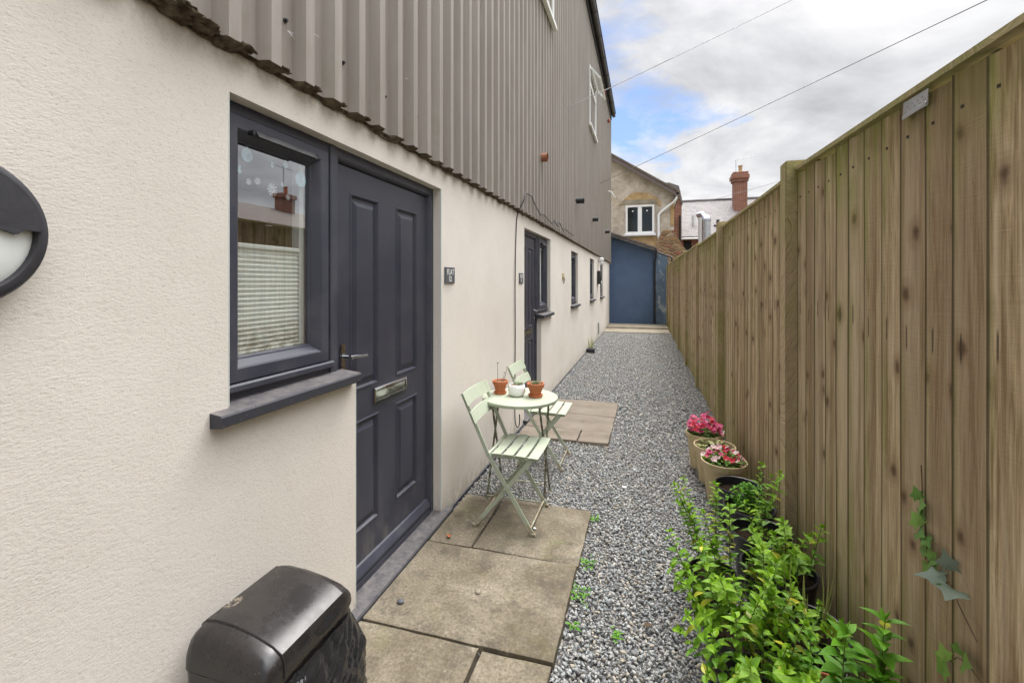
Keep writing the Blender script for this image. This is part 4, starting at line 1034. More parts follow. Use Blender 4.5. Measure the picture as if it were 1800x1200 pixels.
# flower pots along the fence
def flower(bm, tl, c, r, rs, mi):
    ax = V((rs.uniform(-.7, .7), rs.uniform(-.9, .3), 1)).normalized(); e1 = ax.cross(V((1, 0, .2))).normalized(); e2 = ax.cross(e1)
    for k in range(5):
        a = 2 * PI * k / 5 + rs.uniform(-.2, .2)
        leaf(bm, tl, c, (e1 * math.cos(a) + e2 * math.sin(a)) + ax * .45, ax, r, r * .95, .2, .1, rs.random(), mi, nseg=3)
def flower_pot(c, r1, h, kind, lab, seed, nflow):
    rs = random.Random(seed); t = thing('flower_pot', c, lab, 'flower pot', 'sandy coloured flower pots by the fence')
    pot(t, c, r1 * .74, r1, h, .028, M['sandpot'], sl=.86)
    bl, tl = newleaf(); bs = BM()
    nl = 110 if kind != 'bare' else 45
    for k in range(nl):
        a = rs.uniform(0, 2 * PI); r = r1 * .85 * math.sqrt(rs.random()); z = h * .88 + rs.uniform(0, .09 if kind != 'bare' else .05) * (1.2 - r / r1)
        leaf(bl, tl, V(c) + V((r * math.cos(a), r * math.sin(a), z)), (math.cos(a + rs.uniform(-1, 1)), math.sin(a + rs.uniform(-1, 1)), rs.uniform(.1, .9)), (0, 0, 1), rs.uniform(.03, .05), rs.uniform(.018, .03), .3, .15, rs.random() * .6)
    for k in range(14):
        a = rs.uniform(0, 2 * PI); q = V(c) + V((r1 * .3 * math.cos(a), r1 * .3 * math.sin(a), h * .85)); stalk(bs, [q, q + V((.05 * math.cos(a), .05 * math.sin(a), .05)), q + V((.08 * math.cos(a), .08 * math.sin(a), .10 if kind != 'bare' else .05))], .002, .0012)
    obj('stem', bs, M['stem'], t); obj('foliage', bl, M['mint'] if kind != 'bare' else M['straw'], t)
    if nflow:
        bf, tf = newleaf()
        for k in range(nflow):
            a = rs.uniform(0, 2 * PI); r = r1 * .92 * math.sqrt(rs.random()); z = h * .93 + (.175 if kind == 'pink' else .10) * (1 - (r / r1) ** 2 * .75) * rs.uniform(.35, 1.15)
            u = rs.random(); low = z < h * .93 + .06
            mi = (2 if low and u < .5 else 1 if u < .30 else 0) if kind == 'pink' else (2 if u < .42 else 1 if u < .62 else 0)
            flower(bf, tf, V(c) + V((r * math.cos(a), r * math.sin(a), z)), rs.uniform(.017, .026), rs, mi)
        obj('blossom', bf, [M['petal'], M['petal_red'], M['petal_white']], t)
    return t
flower_pot((.462, 4.02, 0), .142, .285, 'pink', 'sandy flower pot full of bright pink begonias', 1, 115)
flower_pot((.500, 3.735, 0), .146, .28, 'bare', 'sandy flower pot without blossom between the two flowering ones', 2, 0)
flower_pot((.520, 3.44, 0), .146, .28, 'mixed', 'sandy flower pot with sparse pale pink and white blossom', 3, 44)

def black_pot(c, r1, h, lab, seed, plant=None):
    rs = random.Random(seed); t = thing('black_plant_pot', c, lab, 'plant pot', 'black plastic plant pots by the fence')
    pot(t, c, r1 * .78, r1, h, .014, M['black'], sl=.80)
    if plant:
        bl, tl = newleaf(); bs = BM(); plant(bl, bs, tl, rs, V(c) + V((0, 0, h * .8)))
        obj('stem', bs, M['stem'], t, smooth=60); obj('foliage', bl, [M['mint'], M['mint_yellow'], M['bright'], M['straw']], t)
    return t
def curly(bl, bs, tl, rs, c):
    for k in range(34):
        a = rs.uniform(0, 2 * PI); r = .035 * math.sqrt(rs.random()); tip = c + V((math.cos(a) * rs.uniform(.01, .085) - .02, math.sin(a) * rs.uniform(.01, .085) - .05, rs.uniform(.05, .19)))
        q = c + V((r * math.cos(a), r * math.sin(a), 0)); stalk(bs, [q, q.lerp(tip, .5) + V((0, 0, .02)), tip], .0015, .001)
        for j in range(11):
            b = rs.uniform(0, 2 * PI); p_ = tip + V((rs.uniform(-.022, .022), rs.uniform(-.022, .022), rs.uniform(-.03, .015)))
            leaf(bl, tl, p_, (math.cos(b), math.sin(b), rs.uniform(-.2, .7)), (0, 0, 1), rs.uniform(.014, .026), rs.uniform(.012, .02), .4, .3, rs.random(), 2, nseg=3)
def tall(bl, bs, tl, rs, c): mint_plant(bl, bs, tl, c, 4, .06, .40, rs, .040, (.06, 0), .1, .05)
def mintp(n, sp, h, lean, yel=.12, L=.045): return lambda bl, bs, tl, rs, c: mint_plant(bl, bs, tl, c, n, sp, h, rs, L, lean, yel)
def grassy(bl, bs, tl, rs, c):
    for k in range(16):
        a = rs.uniform(0, 2 * PI); q = c + V((.04 * math.cos(a), .04 * math.sin(a), 0)); leaf(bl, tl, q, (math.cos(a) * .22, math.sin(a) * .22, 1), (math.cos(a), math.sin(a), 0), rs.uniform(.16, .34), .008, rs.uniform(-.05, .25), .3, rs.random(), 3, nseg=6)
    mint_plant(bl, bs, tl, c, 9, .10, .20, rs, .036, (-.05, -.06), .1, .09)
black_pot((.550, 3.110, 0), .132, .25, 'empty looking black plant pot next to the sandy flower pots', 11)
black_pot((.560, 2.84, 0), .132, .25, 'black plant pot with bright curly parsley-like herb', 12, curly)
black_pot((.560, 2.56, 0), .140, .25, 'black plant pot with tall thin shoots against the fence', 13, tall)
black_pot((.562, 2.26, 0), .150, .25, 'black plant pot with leafy mint shoots in the middle of the herbs', 14, mintp(15, .12, .25, (-.10, -.06)))
black_pot((.575, 1.935, 0), .135, .23, 'black plant pot with long grassy blades', 15, grassy)
black_pot((.300, 2.29, 0), .105, .17, 'low black pot with yellowing mint at the gravel edge', 16, mintp(9, .15, .36, (-.06, .05), .3, .044))
black_pot((.335, 1.93, 0), .120, .17, 'low black pot overflowing with dense yellow-green mint', 17, mintp(27, .17, .33, (-.02, .0), .12))
black_pot((.345, 1.62, 0), .120, .16, 'low black pot of lush broad mint just before the terracotta pot', 18, mintp(24, .17, .29, (0, 0), .10, .048))
# terracotta pot with leafy shoots
p = (.560, 1.640, 0); t = thing('potted_plant', p, 'terracotta pot of round-leaved shoots against the fence', 'plant pot')
pot(t, p, .085, .118, .20, .022, M['terra'])
bl, tl = newleaf(); bs = BM(); rs = random.Random(33); mint_plant(bl, bs, tl, V(p) + V((0, 0, .16)), 10, .06, .20, rs, .034, (.02, -.03), .05, .08)
obj('stem', bs, M['stem'], t, smooth=60); obj('foliage', bl, [M['bright'], M['mint_yellow']], t)
p = (.50, 1.36, 0); t = thing('black_plant_pot', p, 'black plant pot with tall broad-leaved bright shoots leaning to the fence foot', 'plant pot', 'black plastic plant pots by the fence')
pot(t, p, .09, .115, .17, .014, M['black'])
bl, tl = newleaf(); bs = BM(); rs = random.Random(35); mint_plant(bl, bs, tl, V(p) + V((0, 0, .14)), 14, .10, .20, rs, .05, (.03, .06), .05, .09); mint_plant(bl, bs, tl, V(p) + V((.06, .12, .14)), 4, .04, .40, rs, .066, (.06, .06), 0, .04)
obj('stem', bs, M['stem'], t, smooth=60); obj('foliage', bl, [M['bright'], M['mint_yellow']], t)

# ivy sprigs coming through the fence
def ivy_leaf(bm, tl, c, d, n, L, ti):
    c, d, n = V(c), V(d).normalized(), V(n).normalized(); s = n.cross(d).normalized(); n = d.cross(s)
    out = [(0, 0), (.05, .30), (-.12, .48), (.22, .40), (.42, .62), (.55, .28), (1.0, 0)]
    pts = [(u, w) for u, w in out] + [(u, -w) for u, w in out[::-1][1:-1]]
    ctr = bm.verts.new(c + d * L * .3 + n * L * .03); ctr[tl] = ti
    vs = []
    for u, w in pts:
        v = bm.verts.new(c + d * (u * L) + s * (w * L) + n * L * (.06 * abs(w) * 2 - .15 * u * u)); v[tl] = ti; vs.append(v)
    for k in range(len(vs)): bm.faces.new([ctr, vs[k], vs[(k + 1) % len(vs)]])
def ivy(leaves, stems, lab, mats=('ivy', 'ivy_grey')):
    t = thing('ivy_sprig', (FX - .02, leaves[0][0], leaves[0][1]), lab, 'ivy', 'ivy sprigs on the fence')
    for grey in (False, True):
        sel = [l for l in leaves if l[4] == grey]
        if not sel: continue
        bl, tl = newleaf()
        for y, z, ang, L, g_ in sel:
            d, nn = V((-.25, -math.cos(ang), math.sin(ang))), V((-1, -.25, .45))
            if ang > 9.2: d, nn = V((-.8, -.75, .02)), V((-.10, -.02, 1))
            elif ang > 8: d, nn = V((-.9, .45, -.05)), V((-.12, -.05, 1))
            ivy_leaf(bl, tl, (FX - .024, y, z), d, nn, L, random.random())
        o = obj('foliage', bl, M[mats[1 if grey else 0]], t, norm=False, smooth=80)
    bs = BM()
    for s in stems: stalk(bs, [V((FX - .022, y, z)) for y, z in s], .0016, .0012)
    obj('stem', bs, M['twig'], t)
ivy([(1.525, .885, .5, .048, False), (1.52, .905, 2.2, .038, False), (1.515, .835, 2.5, .046, False), (1.53, .815, .1, .044, False), (1.505, .79, 1.2, .030, False), (1.49, .785, -2.6, .036, False), (1.475, .765, .3, .038, False), (1.48, .745, -2.2, .038, False), (1.455, .755, .9, .032, False), (1.46, .775, 2.2, .030, False), (1.51, .86, 1.2, .034, False), (1.495, .815, -.4, .034, False), (1.44, .742, -1.0, .028, False), (1.385, .790, 2.0, .050, True), (1.405, .755, 9., .066, True), (1.37, .753, 9.5, .058, True)],
    [[(1.52, 1.0), (1.515, .93), (1.53, .86), (1.505, .80), (1.48, .74)], [(1.30, .68), (1.36, .72), (1.40, .755)], [(1.50, .80), (1.47, .74), (1.44, .74)]], 'ivy sprig with big dusty leaves growing through the fence boards')
ivy([(1.405, .545, -2.2, .055, False), (1.40, .555, 2.2, .04, False), (1.345, .60, .4, .045, False), (1.36, .605, 1.6, .03, False)], [[(1.28, .60), (1.33, .605), (1.37, .59), (1.40, .555)]], 'small green ivy sprig low on the fence near the shoots')

# weeds and loose bits
def weed(c, r, n, lab, seed):
    rs = random.Random(seed); bl, tl = newleaf()
    for k in range(int(n * .6)):
        a = rs.uniform(0, 2 * PI); q = V(c) + V((r * .6 * rs.uniform(-1, 1), r * 1.2 * max(-1, min(1, rs.gauss(0, .42))), rs.uniform(0, .010))); leaf(bl, tl, q, (math.cos(a), math.sin(a), rs.uniform(.1, .9)), (0, 0, 1), rs.uniform(.012, .026), rs.uniform(.006, .012), .4, .2, rs.random(), 0, nseg=3)
    tag(obj('weed', bl, M['bright'], base=c, norm=False), lab, 'weed', 'weeds in the gravel')
weed((-.315, 2.92, .003), .045, 60, 'green weed at the corner of the slab under the chair', 1)
weed((-.30, 2.45, .003), .06, 70, 'green weed tuft in the gravel beside the slab joint', 2)
weed((-.305, 2.20, .003), .065, 80, 'widest green weed tuft beside the big paving slab', 3)
weed((-.30, 1.97, .003), .03, 34, 'small green weed beside the near half of the big slab', 4)
weed((-.125, 1.98, .003), .028, 40, 'lone green weed out in the gravel', 5)
rs = random.Random(9)
for (x, y, z, r, mt, lab) in ((-.765, 2.03, .034, .013, 'galv', 'grey pebble lying on the middle of the big slab'), (-1.085, 1.87, .034, .014, 'stone', 'dark pebble on the big slab near the doorstep'), (-.64, 2.66, .030, .009, 'letter', 'tiny white pebble on the slab under the chair'), (-.15, 3.42, .012, .016, 'letter', 'white pebble lying in the grey gravel')):
    bm = BM(); bmesh.ops.create_icosphere(bm, subdivisions=2, radius=1)
    for v in bm.verts: v.co = V((x, y, z)) + V((v.co.x * r * 1.2, v.co.y * r, v.co.z * r * .65)) * (1 + .2 * mn.noise(v.co * 1.5 + V((x * 50, 0, 0))))
    tag(obj('pebble', bm, M['slate_plate'] if mt == 'stone' else M['concrete'] if mt == 'galv' else M['letter'], smooth=60, base=(x, y, z)), lab, 'pebble')
for (x, y, a, lab, mt) in ((-.005, 2.055, .6, 'rust brown fallen leaf lying in the gravel beside the mint', 'twig'), (-1.09, 2.42, 2.0, 'brown fallen leaf by the doorstep on the narrow stained slab', 'terra'), (.12, 5.1, 1.0, 'brown fallen leaf on the gravel beyond the flower pots', 'twig')):
    bl, tl = newleaf(); leaf(bl, tl, (x, y, .034 if x < -.9 else .014), (math.cos(a), math.sin(a), .15), (0, 0, 1), .042, .026, .3, .3, .2)
    tag(obj('fallen_leaf', bl, M[mt], base=(x, y, .01), norm=False), lab, 'fallen leaf')
# dry weeds by the gully
bl, tl = newleaf(); rs = random.Random(40)
for k in range(26):
    a = rs.uniform(0, 2 * PI); leaf(bl, tl, (-1.19 + rs.uniform(-.03, .04), 10.35 + rs.uniform(-.12, .12), 0), (math.cos(a) * .35, math.sin(a) * .35, 1), (math.cos(a), math.sin(a), 0), rs.uniform(.12, .34), .012, .2, .2, rs.random())
tag(obj('weed', bl, M['straw'], base=(-1.19, 10.35, 0), norm=False), 'dry straw coloured weed at the wall foot behind the gully', 'weed', 'weeds in the gravel')

# ------------------------------------------------------------------ dustbin
def dustbin():
    cx, cy = -1.070, 1.115
    t = thing('dustbin', (cx, cy, .026), 'black plastic swing-top dustbin with a bin liner hanging out, against the wall', 'bin')
    def rr(hx, hy, rad, n=7):
        pts = []
        for (sx, sy, a0) in ((1, 1, 0), (-1, 1, PI / 2), (-1, -1, PI), (1, -1, 3 * PI / 2)):
            for k in range(n + 1):
                a = a0 + PI / 2 * k / n; pts.append((sx * (hx - rad) + rad * math.cos(a), sy * (hy - rad) + rad * math.sin(a)))
        return pts
    bm = BM(); rows = []
    for z, hx, hy, rad in ((.026, .112, .150, .035), (.034, .119, .157, .04), (.20, .131, .168, .04), (.38, .143, .178, .04), (.4505, .1455, .1805, .036)):
        rows.append([bm.verts.new((cx + x, cy + y, z)) for x, y in rr(hx, hy, rad)])
    for a, b in zip(rows, rows[1:]):
        for k in range(len(a)): bm.faces.new([a[k], a[(k + 1) % len(a)], b[(k + 1) % len(a)], b[k]])
    bm.faces.new(rows[0]); obj('body', bm, M['binpl'], t, smooth=40)
    # hood: arch profile lofted along the long side, closing down at both ends
    arch = [(.148, .4525), (.149, .470), (.147, .492), (.138, .510), (.112, .526), (.055, .543), (-.02, .555), (-.08, .557), (-.118, .550), (-.135, .534), (-.142, .505), (-.143, .4525)]
    def loft(ysc, off=0.):
        bm = BM(); rows = []
        for y, s, hs in ysc:
            row = []
            for x, z in arch:
                row.append(bm.verts.new((cx + x * s + (off * (1 if x > 0 else -.3) if abs(x) > .12 else 0), cy + y, .4525 + (z - .4525) * hs + (off if z > .5 else 0))))
            rows.append(row)
        for a, b in zip(rows, rows[1:]):
            for k in range(len(arch) - 1): bm.faces.new([a[k], a[k + 1], b[k + 1], b[k]])
        bm.faces.new(rows[0]); bm.faces.new(rows[-1]); return bm
    ends = [(.181, .80, .02), (.1805, .86, .22), (.178, .91, .45), (.172, .95, .66), (.161, .978, .83), (.146, .992, .94), (.128, 1.0, .985)]
    obj('hood', loft([(-y, s, h) for y, s, h in ends] + [(y, s, h) for y, s, h in ends[::-1]]), M['binpl'], t, smooth=35)
    fl = loft([(-.1275, .992, .96), (-.1255, 1.0, .995), (.1255, 1.0, .995), (.1275, .992, .96)], .0045)
    f = obj('swing_lid', fl, M['binpl'], t, smooth=30)
    # finger slot in the front lip
    bm = BM(); pts = []
    for k in range(13): pts.append((-.055 + .110 * k / 12, .014 * math.sin(PI * k / 12) ** .7))
    pts2 = [(y, -.013 * math.sin(PI * (k) / 12) ** .7) for k, (y, _) in enumerate(pts)][::-1]
    pl = pts + pts2[1:-1]; vs = [(cx + .1552 - max(0, z) * .28, cy + .045 + y, .484 + z * 1.35) for y, z in pl]; add(bm, vs, [tuple(range(len(vs)))])
    obj('finger_slot', bm, M['slot'], f)
    # liner hanging out from under the hood on the front and far side
    bm = BM(); NA, NZ = 150, 60; g_ = []
    per = rr(.142, .181, .06, 10)
    # walk along the outline from the near front corner to the far wall corner
    path = [V((x, y, 0)) for x, y in per]; i0 = min(range(len(path)), key=lambda k: (path[k] - V((.142, -.02, 0))).length)
    order = [path[(i0 + k) % len(path)] for k in range(len(path))]
    acc = [0]
    for a, b in zip(order, order[1:]): acc.append(acc[-1] + (b - a).length)
    tot = .43
    def at(s):
        for k in range(len(acc) - 1):
            if acc[k + 1] >= s:
                u = (s - acc[k]) / (acc[k + 1] - acc[k] + 1e-9); return order[k].lerp(order[k + 1], u)
        return order[-1]
    for j in range(NZ + 1):
        row = []
        for i in range(NA + 1):
            s = tot * i / NA; p_ = at(s); nrm = V((p_.x / .142, p_.y / .181, 0)).normalized(); q = j / NZ
            bulge = .055 * math.sin(PI * min(1, q * .8 + .02)) * min(1, i / 36) * min(1, (NA - i) / 20)
            folds = .018 * abs(mn.noise(V((s * 15 + q * 7, q * 3.5, 3)))) + .006 * mn.noise(V((s * 38, q * 3.2, 1))) + .006 * mn.noise(V((s * 60 + q * 14, q * 9, 5))) + .002 * mn.noise(V((s * 130, q * 30, 8)))
            z = .432 - q * (.34 * (.35 + .65 * min(1, i / 50))) + .006 * mn.noise(V((s * 40, 2, q)))
            off = .003 + bulge + max(-.001, folds * min(1, q * 6 + .15) + .004)
            row.append(bm.verts.new((cx + p_.x + nrm.x * off, cy + p_.y + nrm.y * off, z)))
        g_.append(row)
    for a, b in zip(g_, g_[1:]):
        for k in range(NA): bm.faces.new([a[k], a[k + 1], b[k + 1], b[k]])
    obj('bin_liner', bm, M['liner'], t, smooth=50)
dustbin()

# ------------------------------------------------------------------ far end: blue lean-to, houses
def prism(bm, poly, axis, a, b, mi=0):
    """poly of 2-D points extruded along axis ('y': poly is (x,z))"""
    n = len(poly); f = (lambda p, t: (p[0], t, p[1])) if axis == 'y' else (lambda p, t: (t, p[0], p[1]))
    add(bm, [f(p, a) for p in poly] + [f(p, b) for p in poly], [tuple(range(n)), tuple(range(n, 2 * n))] + [(k, (k + 1) % n, n + (k + 1) % n, n + k) for k in range(n)], mi)
L = thing('lean_to', (-.4, 16.72, 0), 'blue painted lean-to with a slanting slate roof closing the alley', 'outbuilding')
bm = BM(); prism(bm, [(-1.9, 0), (.285, 0), (.285, 2.70), (-1.9, 3.50)], 'y', 16.95, 19.4); obj('wall', bm, M['blue'], L)
bm = BM(); prism(bm, [(.287, 0), (1.05, 0), (1.05, 1.9), (.80, 2.02), (.72, 2.42), (.50, 2.60), (.287, 2.66)], 'y', 16.90, 17.3); obj('side_wall', bm, M['bluepeel'], L)
bm = BM(); prism(bm, [(-1.9, 3.535), (.37, 2.70), (.37, 2.755), (-1.9, 3.60)], 'y', 16.68, 19.45); obj('roof', bm, M['slate'], L)
bm = BM(); prism(bm, [(-1.24, 3.205), (.34, 2.625), (.34, 2.700), (-1.24, 3.28)], 'y', 16.70, 16.73); obj('barge_board', bm, M['slate'], L)
bm = BM(); tube(bm, [(.345, 16.78, 2.66), (.345, 16.78, 2.40), (.30, 16.86, 2.28), (.30, 16.86, .06)], .038, 12); box(bm, .30, .39, 16.68, 17.6, 2.60, 2.69, .01)
obj('downpipe', bm, M['black'], L, smooth=40)
bm = BM(); tube(bm, [(.38, 16.80, 2.60), (.86, 16.80, 2.40), (.88, 16.80, 2.36), (.88, 16.80, 2.0)], .030, 10)
obj('waste_pipe', bm, M['black'], L, smooth=40)
# rubble wall behind
bm = BM(); prism(bm, [(.34, 0), (1.55, 0), (1.55, 2.6), (1.32, 2.9), (1.10, 3.28), (1.02, 3.48), (.62, 3.50), (.45, 3.2), (.34, 2.9)], 'y', 18.0, 18.45)
tag(obj('stone_wall', bm, M['rubble'], base=(.9, 18, 0)), 'crumbling ochre rubble wall beside the lean-to', 'wall')

G = thing('gabled_house', (-2.5, 20, 0), 'old cream rendered gable house with white double window and stone lintel', 'house')
bm = BM(); GR = (-3.4, 8.15); sl = .640
def gz(x): return GR[1] - abs(x - GR[0]) * sl
prism(bm, [(-7.9, 0), (1.12, 0), (1.12, gz(1.12)), GR, (-7.9, gz(-7.9))], 'y', 20.0, 27.5); obj('wall', bm, M['oldrender'], G)
bm = BM(); pts = [(1.36, gz(1.36)), GR, (-8.1, gz(-8.1))]; up = [(x, z + .16) for x, z in pts]
prism(bm, [(x, z + .07) for x, z in pts] + up[::-1], 'y', 19.72, 27.6); obj('roof', bm, M['tile'], G)
bm = BM(); prism(bm, [(1.34, gz(1.34) - .12), (-3.4, GR[1] - .12), (-3.4, GR[1] + .06), (1.34, gz(1.34) + .06)], 'y', 19.74, 19.78); box(bm, 1.10, 1.32, 19.78, 20.0, gz(1.3) - .12, gz(1.3) + .0, .0); obj('barge_board', bm, M['fascia'], G)
def irregular(poly, k, amt):
    out = []
    for i, (x, z) in enumerate(poly):
        x2, z2 = poly[(i + 1) % len(poly)]
        for j in range(4): out.append((x + (x2 - x) * j / 4 + amt * mn.noise(V((i * 3.1 + j, k, 0))), z + (z2 - z) * j / 4 + amt * mn.noise(V((i * 3.1 + j, k, 9)))))
    return out
bm = BM(); prism(bm, irregular([(-1.12, 4.86), (-.80, 4.88), (.36, 4.88), (.62, 4.72), (.60, 4.92), (.30, 5.22), (-.2, 5.36), (-.55, 5.33), (-.85, 5.12)], 1, .05), 'y', 19.975, 20.02); prism(bm, irregular([(-.65, 3.46), (.50, 3.46), (.45, 2.9), (-1.2, 2.9)], 2, .05), 'y', 19.975, 20.02)
prism(bm, irregular([(.98, 3.9), (1.125, 3.9), (1.125, 4.95), (1.0, 4.95)], 4, .03), 'y', 19.97, 20.02)
obj('bare_stone', bm, M['ochre'], G)
bm = BM(); prism(bm, irregular([(-1.05, 4.87), (.52, 4.87), (.40, 5.02), (-.90, 5.05)], 3, .02), 'y', 19.962, 20.02); obj('lintel', bm, M['concrete'], G)
bm = BM(); Xa, Xb, Za, Zb = -.82, .345, 3.60, 4.80
t_ = bmesh.new(); ring(t_, Xa, Xb, Za, Zb, [(0, 20.04), (0, 19.93), (.075, 19.93), (.085, 19.96), (.085, 20.04)])
for v in t_.verts: v.co = V((v.co.y, v.co.x, v.co.z))
t_.verts.index_update(); add(bm, [v.co.copy() for v in t_.verts], [[v.index for v in f.verts] for f in t_.faces]); t_.free()
xm = (Xa + Xb) / 2; box(bm, xm - .085, xm + .085, 19.935, 20.03, Za + .08, Zb - .08, .004)
W = obj('window', bm, M['white'], G)
m = NT('dark_casement_glass'); M['darkglass'] = m.bsdf((.012, .016, .017), .06)
for a, b in ((Xa + .085, xm - .085), (xm + .085, Xb - .085)):
    bm = BM(); add(bm, [(a, 19.985, Za + .085), (b, 19.985, Za + .085), (b, 19.985, Zb - .085), (a, 19.985, Zb - .085)], [(0, 1, 2, 3)]); obj('pane', bm, M['darkglass'], W)
    bm = BM(); tube(bm, [((a + b) / 2, 19.984, Zb - .24), ((a + b) / 2, 19.978, Zb - .24)], .03, 12); obj('sticker', bm, M['sticker_w'], W)
bm = BM(); box(bm, Xa - .06, Xb + .06, 19.86, 20.0, Za - .10, Za - .004, .008); obj('sill', bm, M['white'], W)
bm = BM(); tube(bm, [(1.25, 19.80, 5.18), (1.22, 19.80, 5.0), (1.12, 19.86, 4.86), (.60, 19.93, 4.46), (.52, 19.93, 4.36), (.52, 19.93, 2.6)], .05, 10); tube(bm, [(1.26, 19.74, 5.20), (1.26, 27, 5.20)], .065, 10)
obj('downpipe', bm, M['white'], G, smooth=40)

K = thing('brick_house', (0, 25, 0), 'narrow red brick house with slate roof behind the gable house', 'house')
bm = BM(); prism(bm, [(-3, 0), (1.78, 0), (1.78, 5.7), (1.52, 6.35), (-3, 6.35)], 'y', 25.0, 31.0); obj('wall', bm, M['brick'], K)
bm = BM(); prism(bm, [(1.84, 5.62), (1.64, 6.52), (1.16, 6.72), (-3, 6.72), (-3, 6.42), (1.14, 6.42), (1.50, 6.32), (1.76, 5.62)], 'y', 24.9, 31.1); obj('roof', bm, M['slate'], K)
bm = BM(); tube(bm, [(1.70, 24.93, 5.0), (1.70, 24.93, 2)], .045, 8); obj('downpipe', bm, M['black'], K)

R = thing('slate_roofed_house', (6, 29, 0), 'long brick house with grey slate roof and tall red chimney', 'house')
bm = BM(); prism(bm, [(29.1, 0), (36, 0), (36, 4.25), (32.5, 6.75), (29.1, 4.25)], 'x', 1.95, 14); obj('wall', bm, M['brick'], R)
bm = BM(); prism(bm, [(28.9, 4.16), (32.5, 6.86), (36.2, 4.16), (36.2, 4.26), (32.5, 6.98), (28.9, 4.28)], 'x', 1.90, 14.1); obj('roof', bm, M['slate'], R)
bm = BM(); tube(bm, [(1.9, 32.5, 6.99), (14.1, 32.5, 6.99)], .09, 8); obj('ridge_tile', bm, M['slate'], R, smooth=40)
bm = BM(); box(bm, 1.9, 14.1, 28.82, 28.93, 4.10, 4.20, .02); obj('gutter', bm, M['white'], R)
bm = BM(); box(bm, 2.18, 2.62, 29.085, 29.12, 2.0, 4.05); obj('door', bm, M['slot'], R)
chx0, chx1 = 5.30, 6.06
bm = BM(); box(bm, chx0, chx1, 31.2, 31.9, 5.2, 7.85, .01)
box(bm, chx0 - .07, chx1 + .06, 31.13, 31.97, 7.852, 8.02, .01); box(bm, chx0 - .14, chx1 + .10, 31.07, 32.03, 8.022, 8.26, .012); box(bm, chx0 - .06, chx1 + .05, 31.15, 31.95, 8.262, 8.45, .012)
ck = obj('chimney', bm, M['brick'], R)
bm = BM(); lathe(bm, (5.72, 31.55, 8.45), [(.13, 0), (.13, .05), (.11, .08), (.105, .36), (.135, .40), (.135, .45), (.09, .46), (.085, .40)], 16); obj('chimney_pot', bm, M['ochre'], ck, smooth=40)
bm = BM(); tube(bm, [(5.42, 31.3, 8.40), (5.42, 31.3, 9.28)], .02, 6); tube(bm, [(5.36, 31.3, 9.20), (6.50, 31.1, 9.36)], .014, 6)
for i in range(7): tube(bm, [(5.55 + i * .14, 31.28 - i * .022 - .16, 9.215 + i * .02), (5.55 + i * .14, 31.28 - i * .022 + .16, 9.215 + i * .02)], .008, 4)
tag(obj('aerial', bm, M['galv'], base=(5.42, 31.3, 8.4)), 'television aerial on the red chimney stack', 'aerial')
t = thing('extractor_flue', (3.20, 27.2, 2), 'big silver ventilation flue with cowl above the fence', 'flue')
bm = BM(); tube(bm, [(3.20, 27.2, 1.2), (3.20, 27.2, 4.95)], .25, 24)
for z in (3.2, 4.2, 4.7): tube(bm, [(3.20, 27.2, z), (3.20, 27.2, z + .05)], .262, 24)
obj('duct', bm, M['galv'], t, smooth=40)
bm = BM(); lathe(bm, (3.20, 27.2, 4.95), [(.25, 0), (.29, .02), (.28, .14), (.2, .28), (.08, .34), (0, .35)], 24); obj('cowl', bm, M['galv'], t, smooth=50)
bm = BM(); tube(bm, [(3.20, 27.2, 5.0), (3.0, 27.3, 5.36), (2.85, 27.5, 5.3)], .17, 14); obj('elbow', bm, M['galv'], t, smooth=50)
cyl_thing('flue_pipe', (2.80, 30.0, 4.60), (2.80, 30.0, 5.65), .085, M['white'], 'slim white flue pipe standing on the slate roof', 'pipe', hollow=False)
cyl_thing('flue_pipe', (2.86, 26.9, 1.0), (2.86, 26.9, 5.12), .09, M['white'], 'white pipe in front of the silver flue', 'pipe', hollow=False)
bm = BM(); box(bm, 3.95, 4.45, 29.75, 30.2, 4.75, 5.06, .03); tube(bm, [(4.2, 30.0, 5.0), (4.2, 30.0, 5.35)], .09, 10)
tag(obj('roof_vent', bm, M['black'], base=(4.2, 30, 4.9)), 'small dark vent on the slate roof by the silver flue', 'vent')
bm = BM()
for z in (2.55, 3.05): tube(bm, [(1.3, 22.5, z), (4.5, 22.5, z)], .02, 6)
for x in np.arange(1.35, 4.5, .16): tube(bm, [(x, 22.5, 2.0), (x, 22.5, 3.05)], .012, 5)
for x in (1.35, 2.9, 4.45): tube(bm, [(x, 22.5, 0), (x, 22.5, 3.1)], .03, 6)
tag(obj('railing', bm, M['black'], base=(2.9, 22.5, 0)), 'thin black metal railing before the far brick wall', 'railing')
# house across the fence, seen only mirrored in the first window
N = thing('tiled_house', (19, 17, 0), 'house with brown roof and brick chimney mirrored in the first window', 'house')
bm = BM(); prism(bm, [(14.5, 0), (21.0, 0), (21.0, 4.0), (17.7, 5.6), (14.5, 4.0)], 'y', 10, 30); obj('wall', bm, M['brownbrick'], N)
bm = BM(); prism(bm, [(14.2, 3.88), (17.7, 5.62), (21.3, 3.88), (21.3, 4.0), (17.7, 5.76), (14.2, 4.0)], 'y', 9.8, 30.2); obj('roof', bm, M['tile'], N)
bm = BM(); box(bm, 17.4, 17.95, 21.4, 22.4, 4.6, 6.45, .01); box(bm, 17.33, 18.02, 21.3, 22.5, 6.451, 6.7, .01); c_ = obj('chimney', bm, M['brick'], N)
bm = BM(); lathe(bm, (17.65, 21.9, 6.7), [(.14, 0), (.12, .4), (.15, .45), (.1, .46)], 12); obj('chimney_pot', bm, M['terra'], c_)
bm = BM(); tube(bm, [(17.5, 21.6, 6.6), (17.5, 21.6, 8.3)], .03, 6); tube(bm, [(17.5, 21.0, 8.2), (17.5, 22.3, 8.2)], .02, 5); obj('aerial', bm, M['galv'], c_)
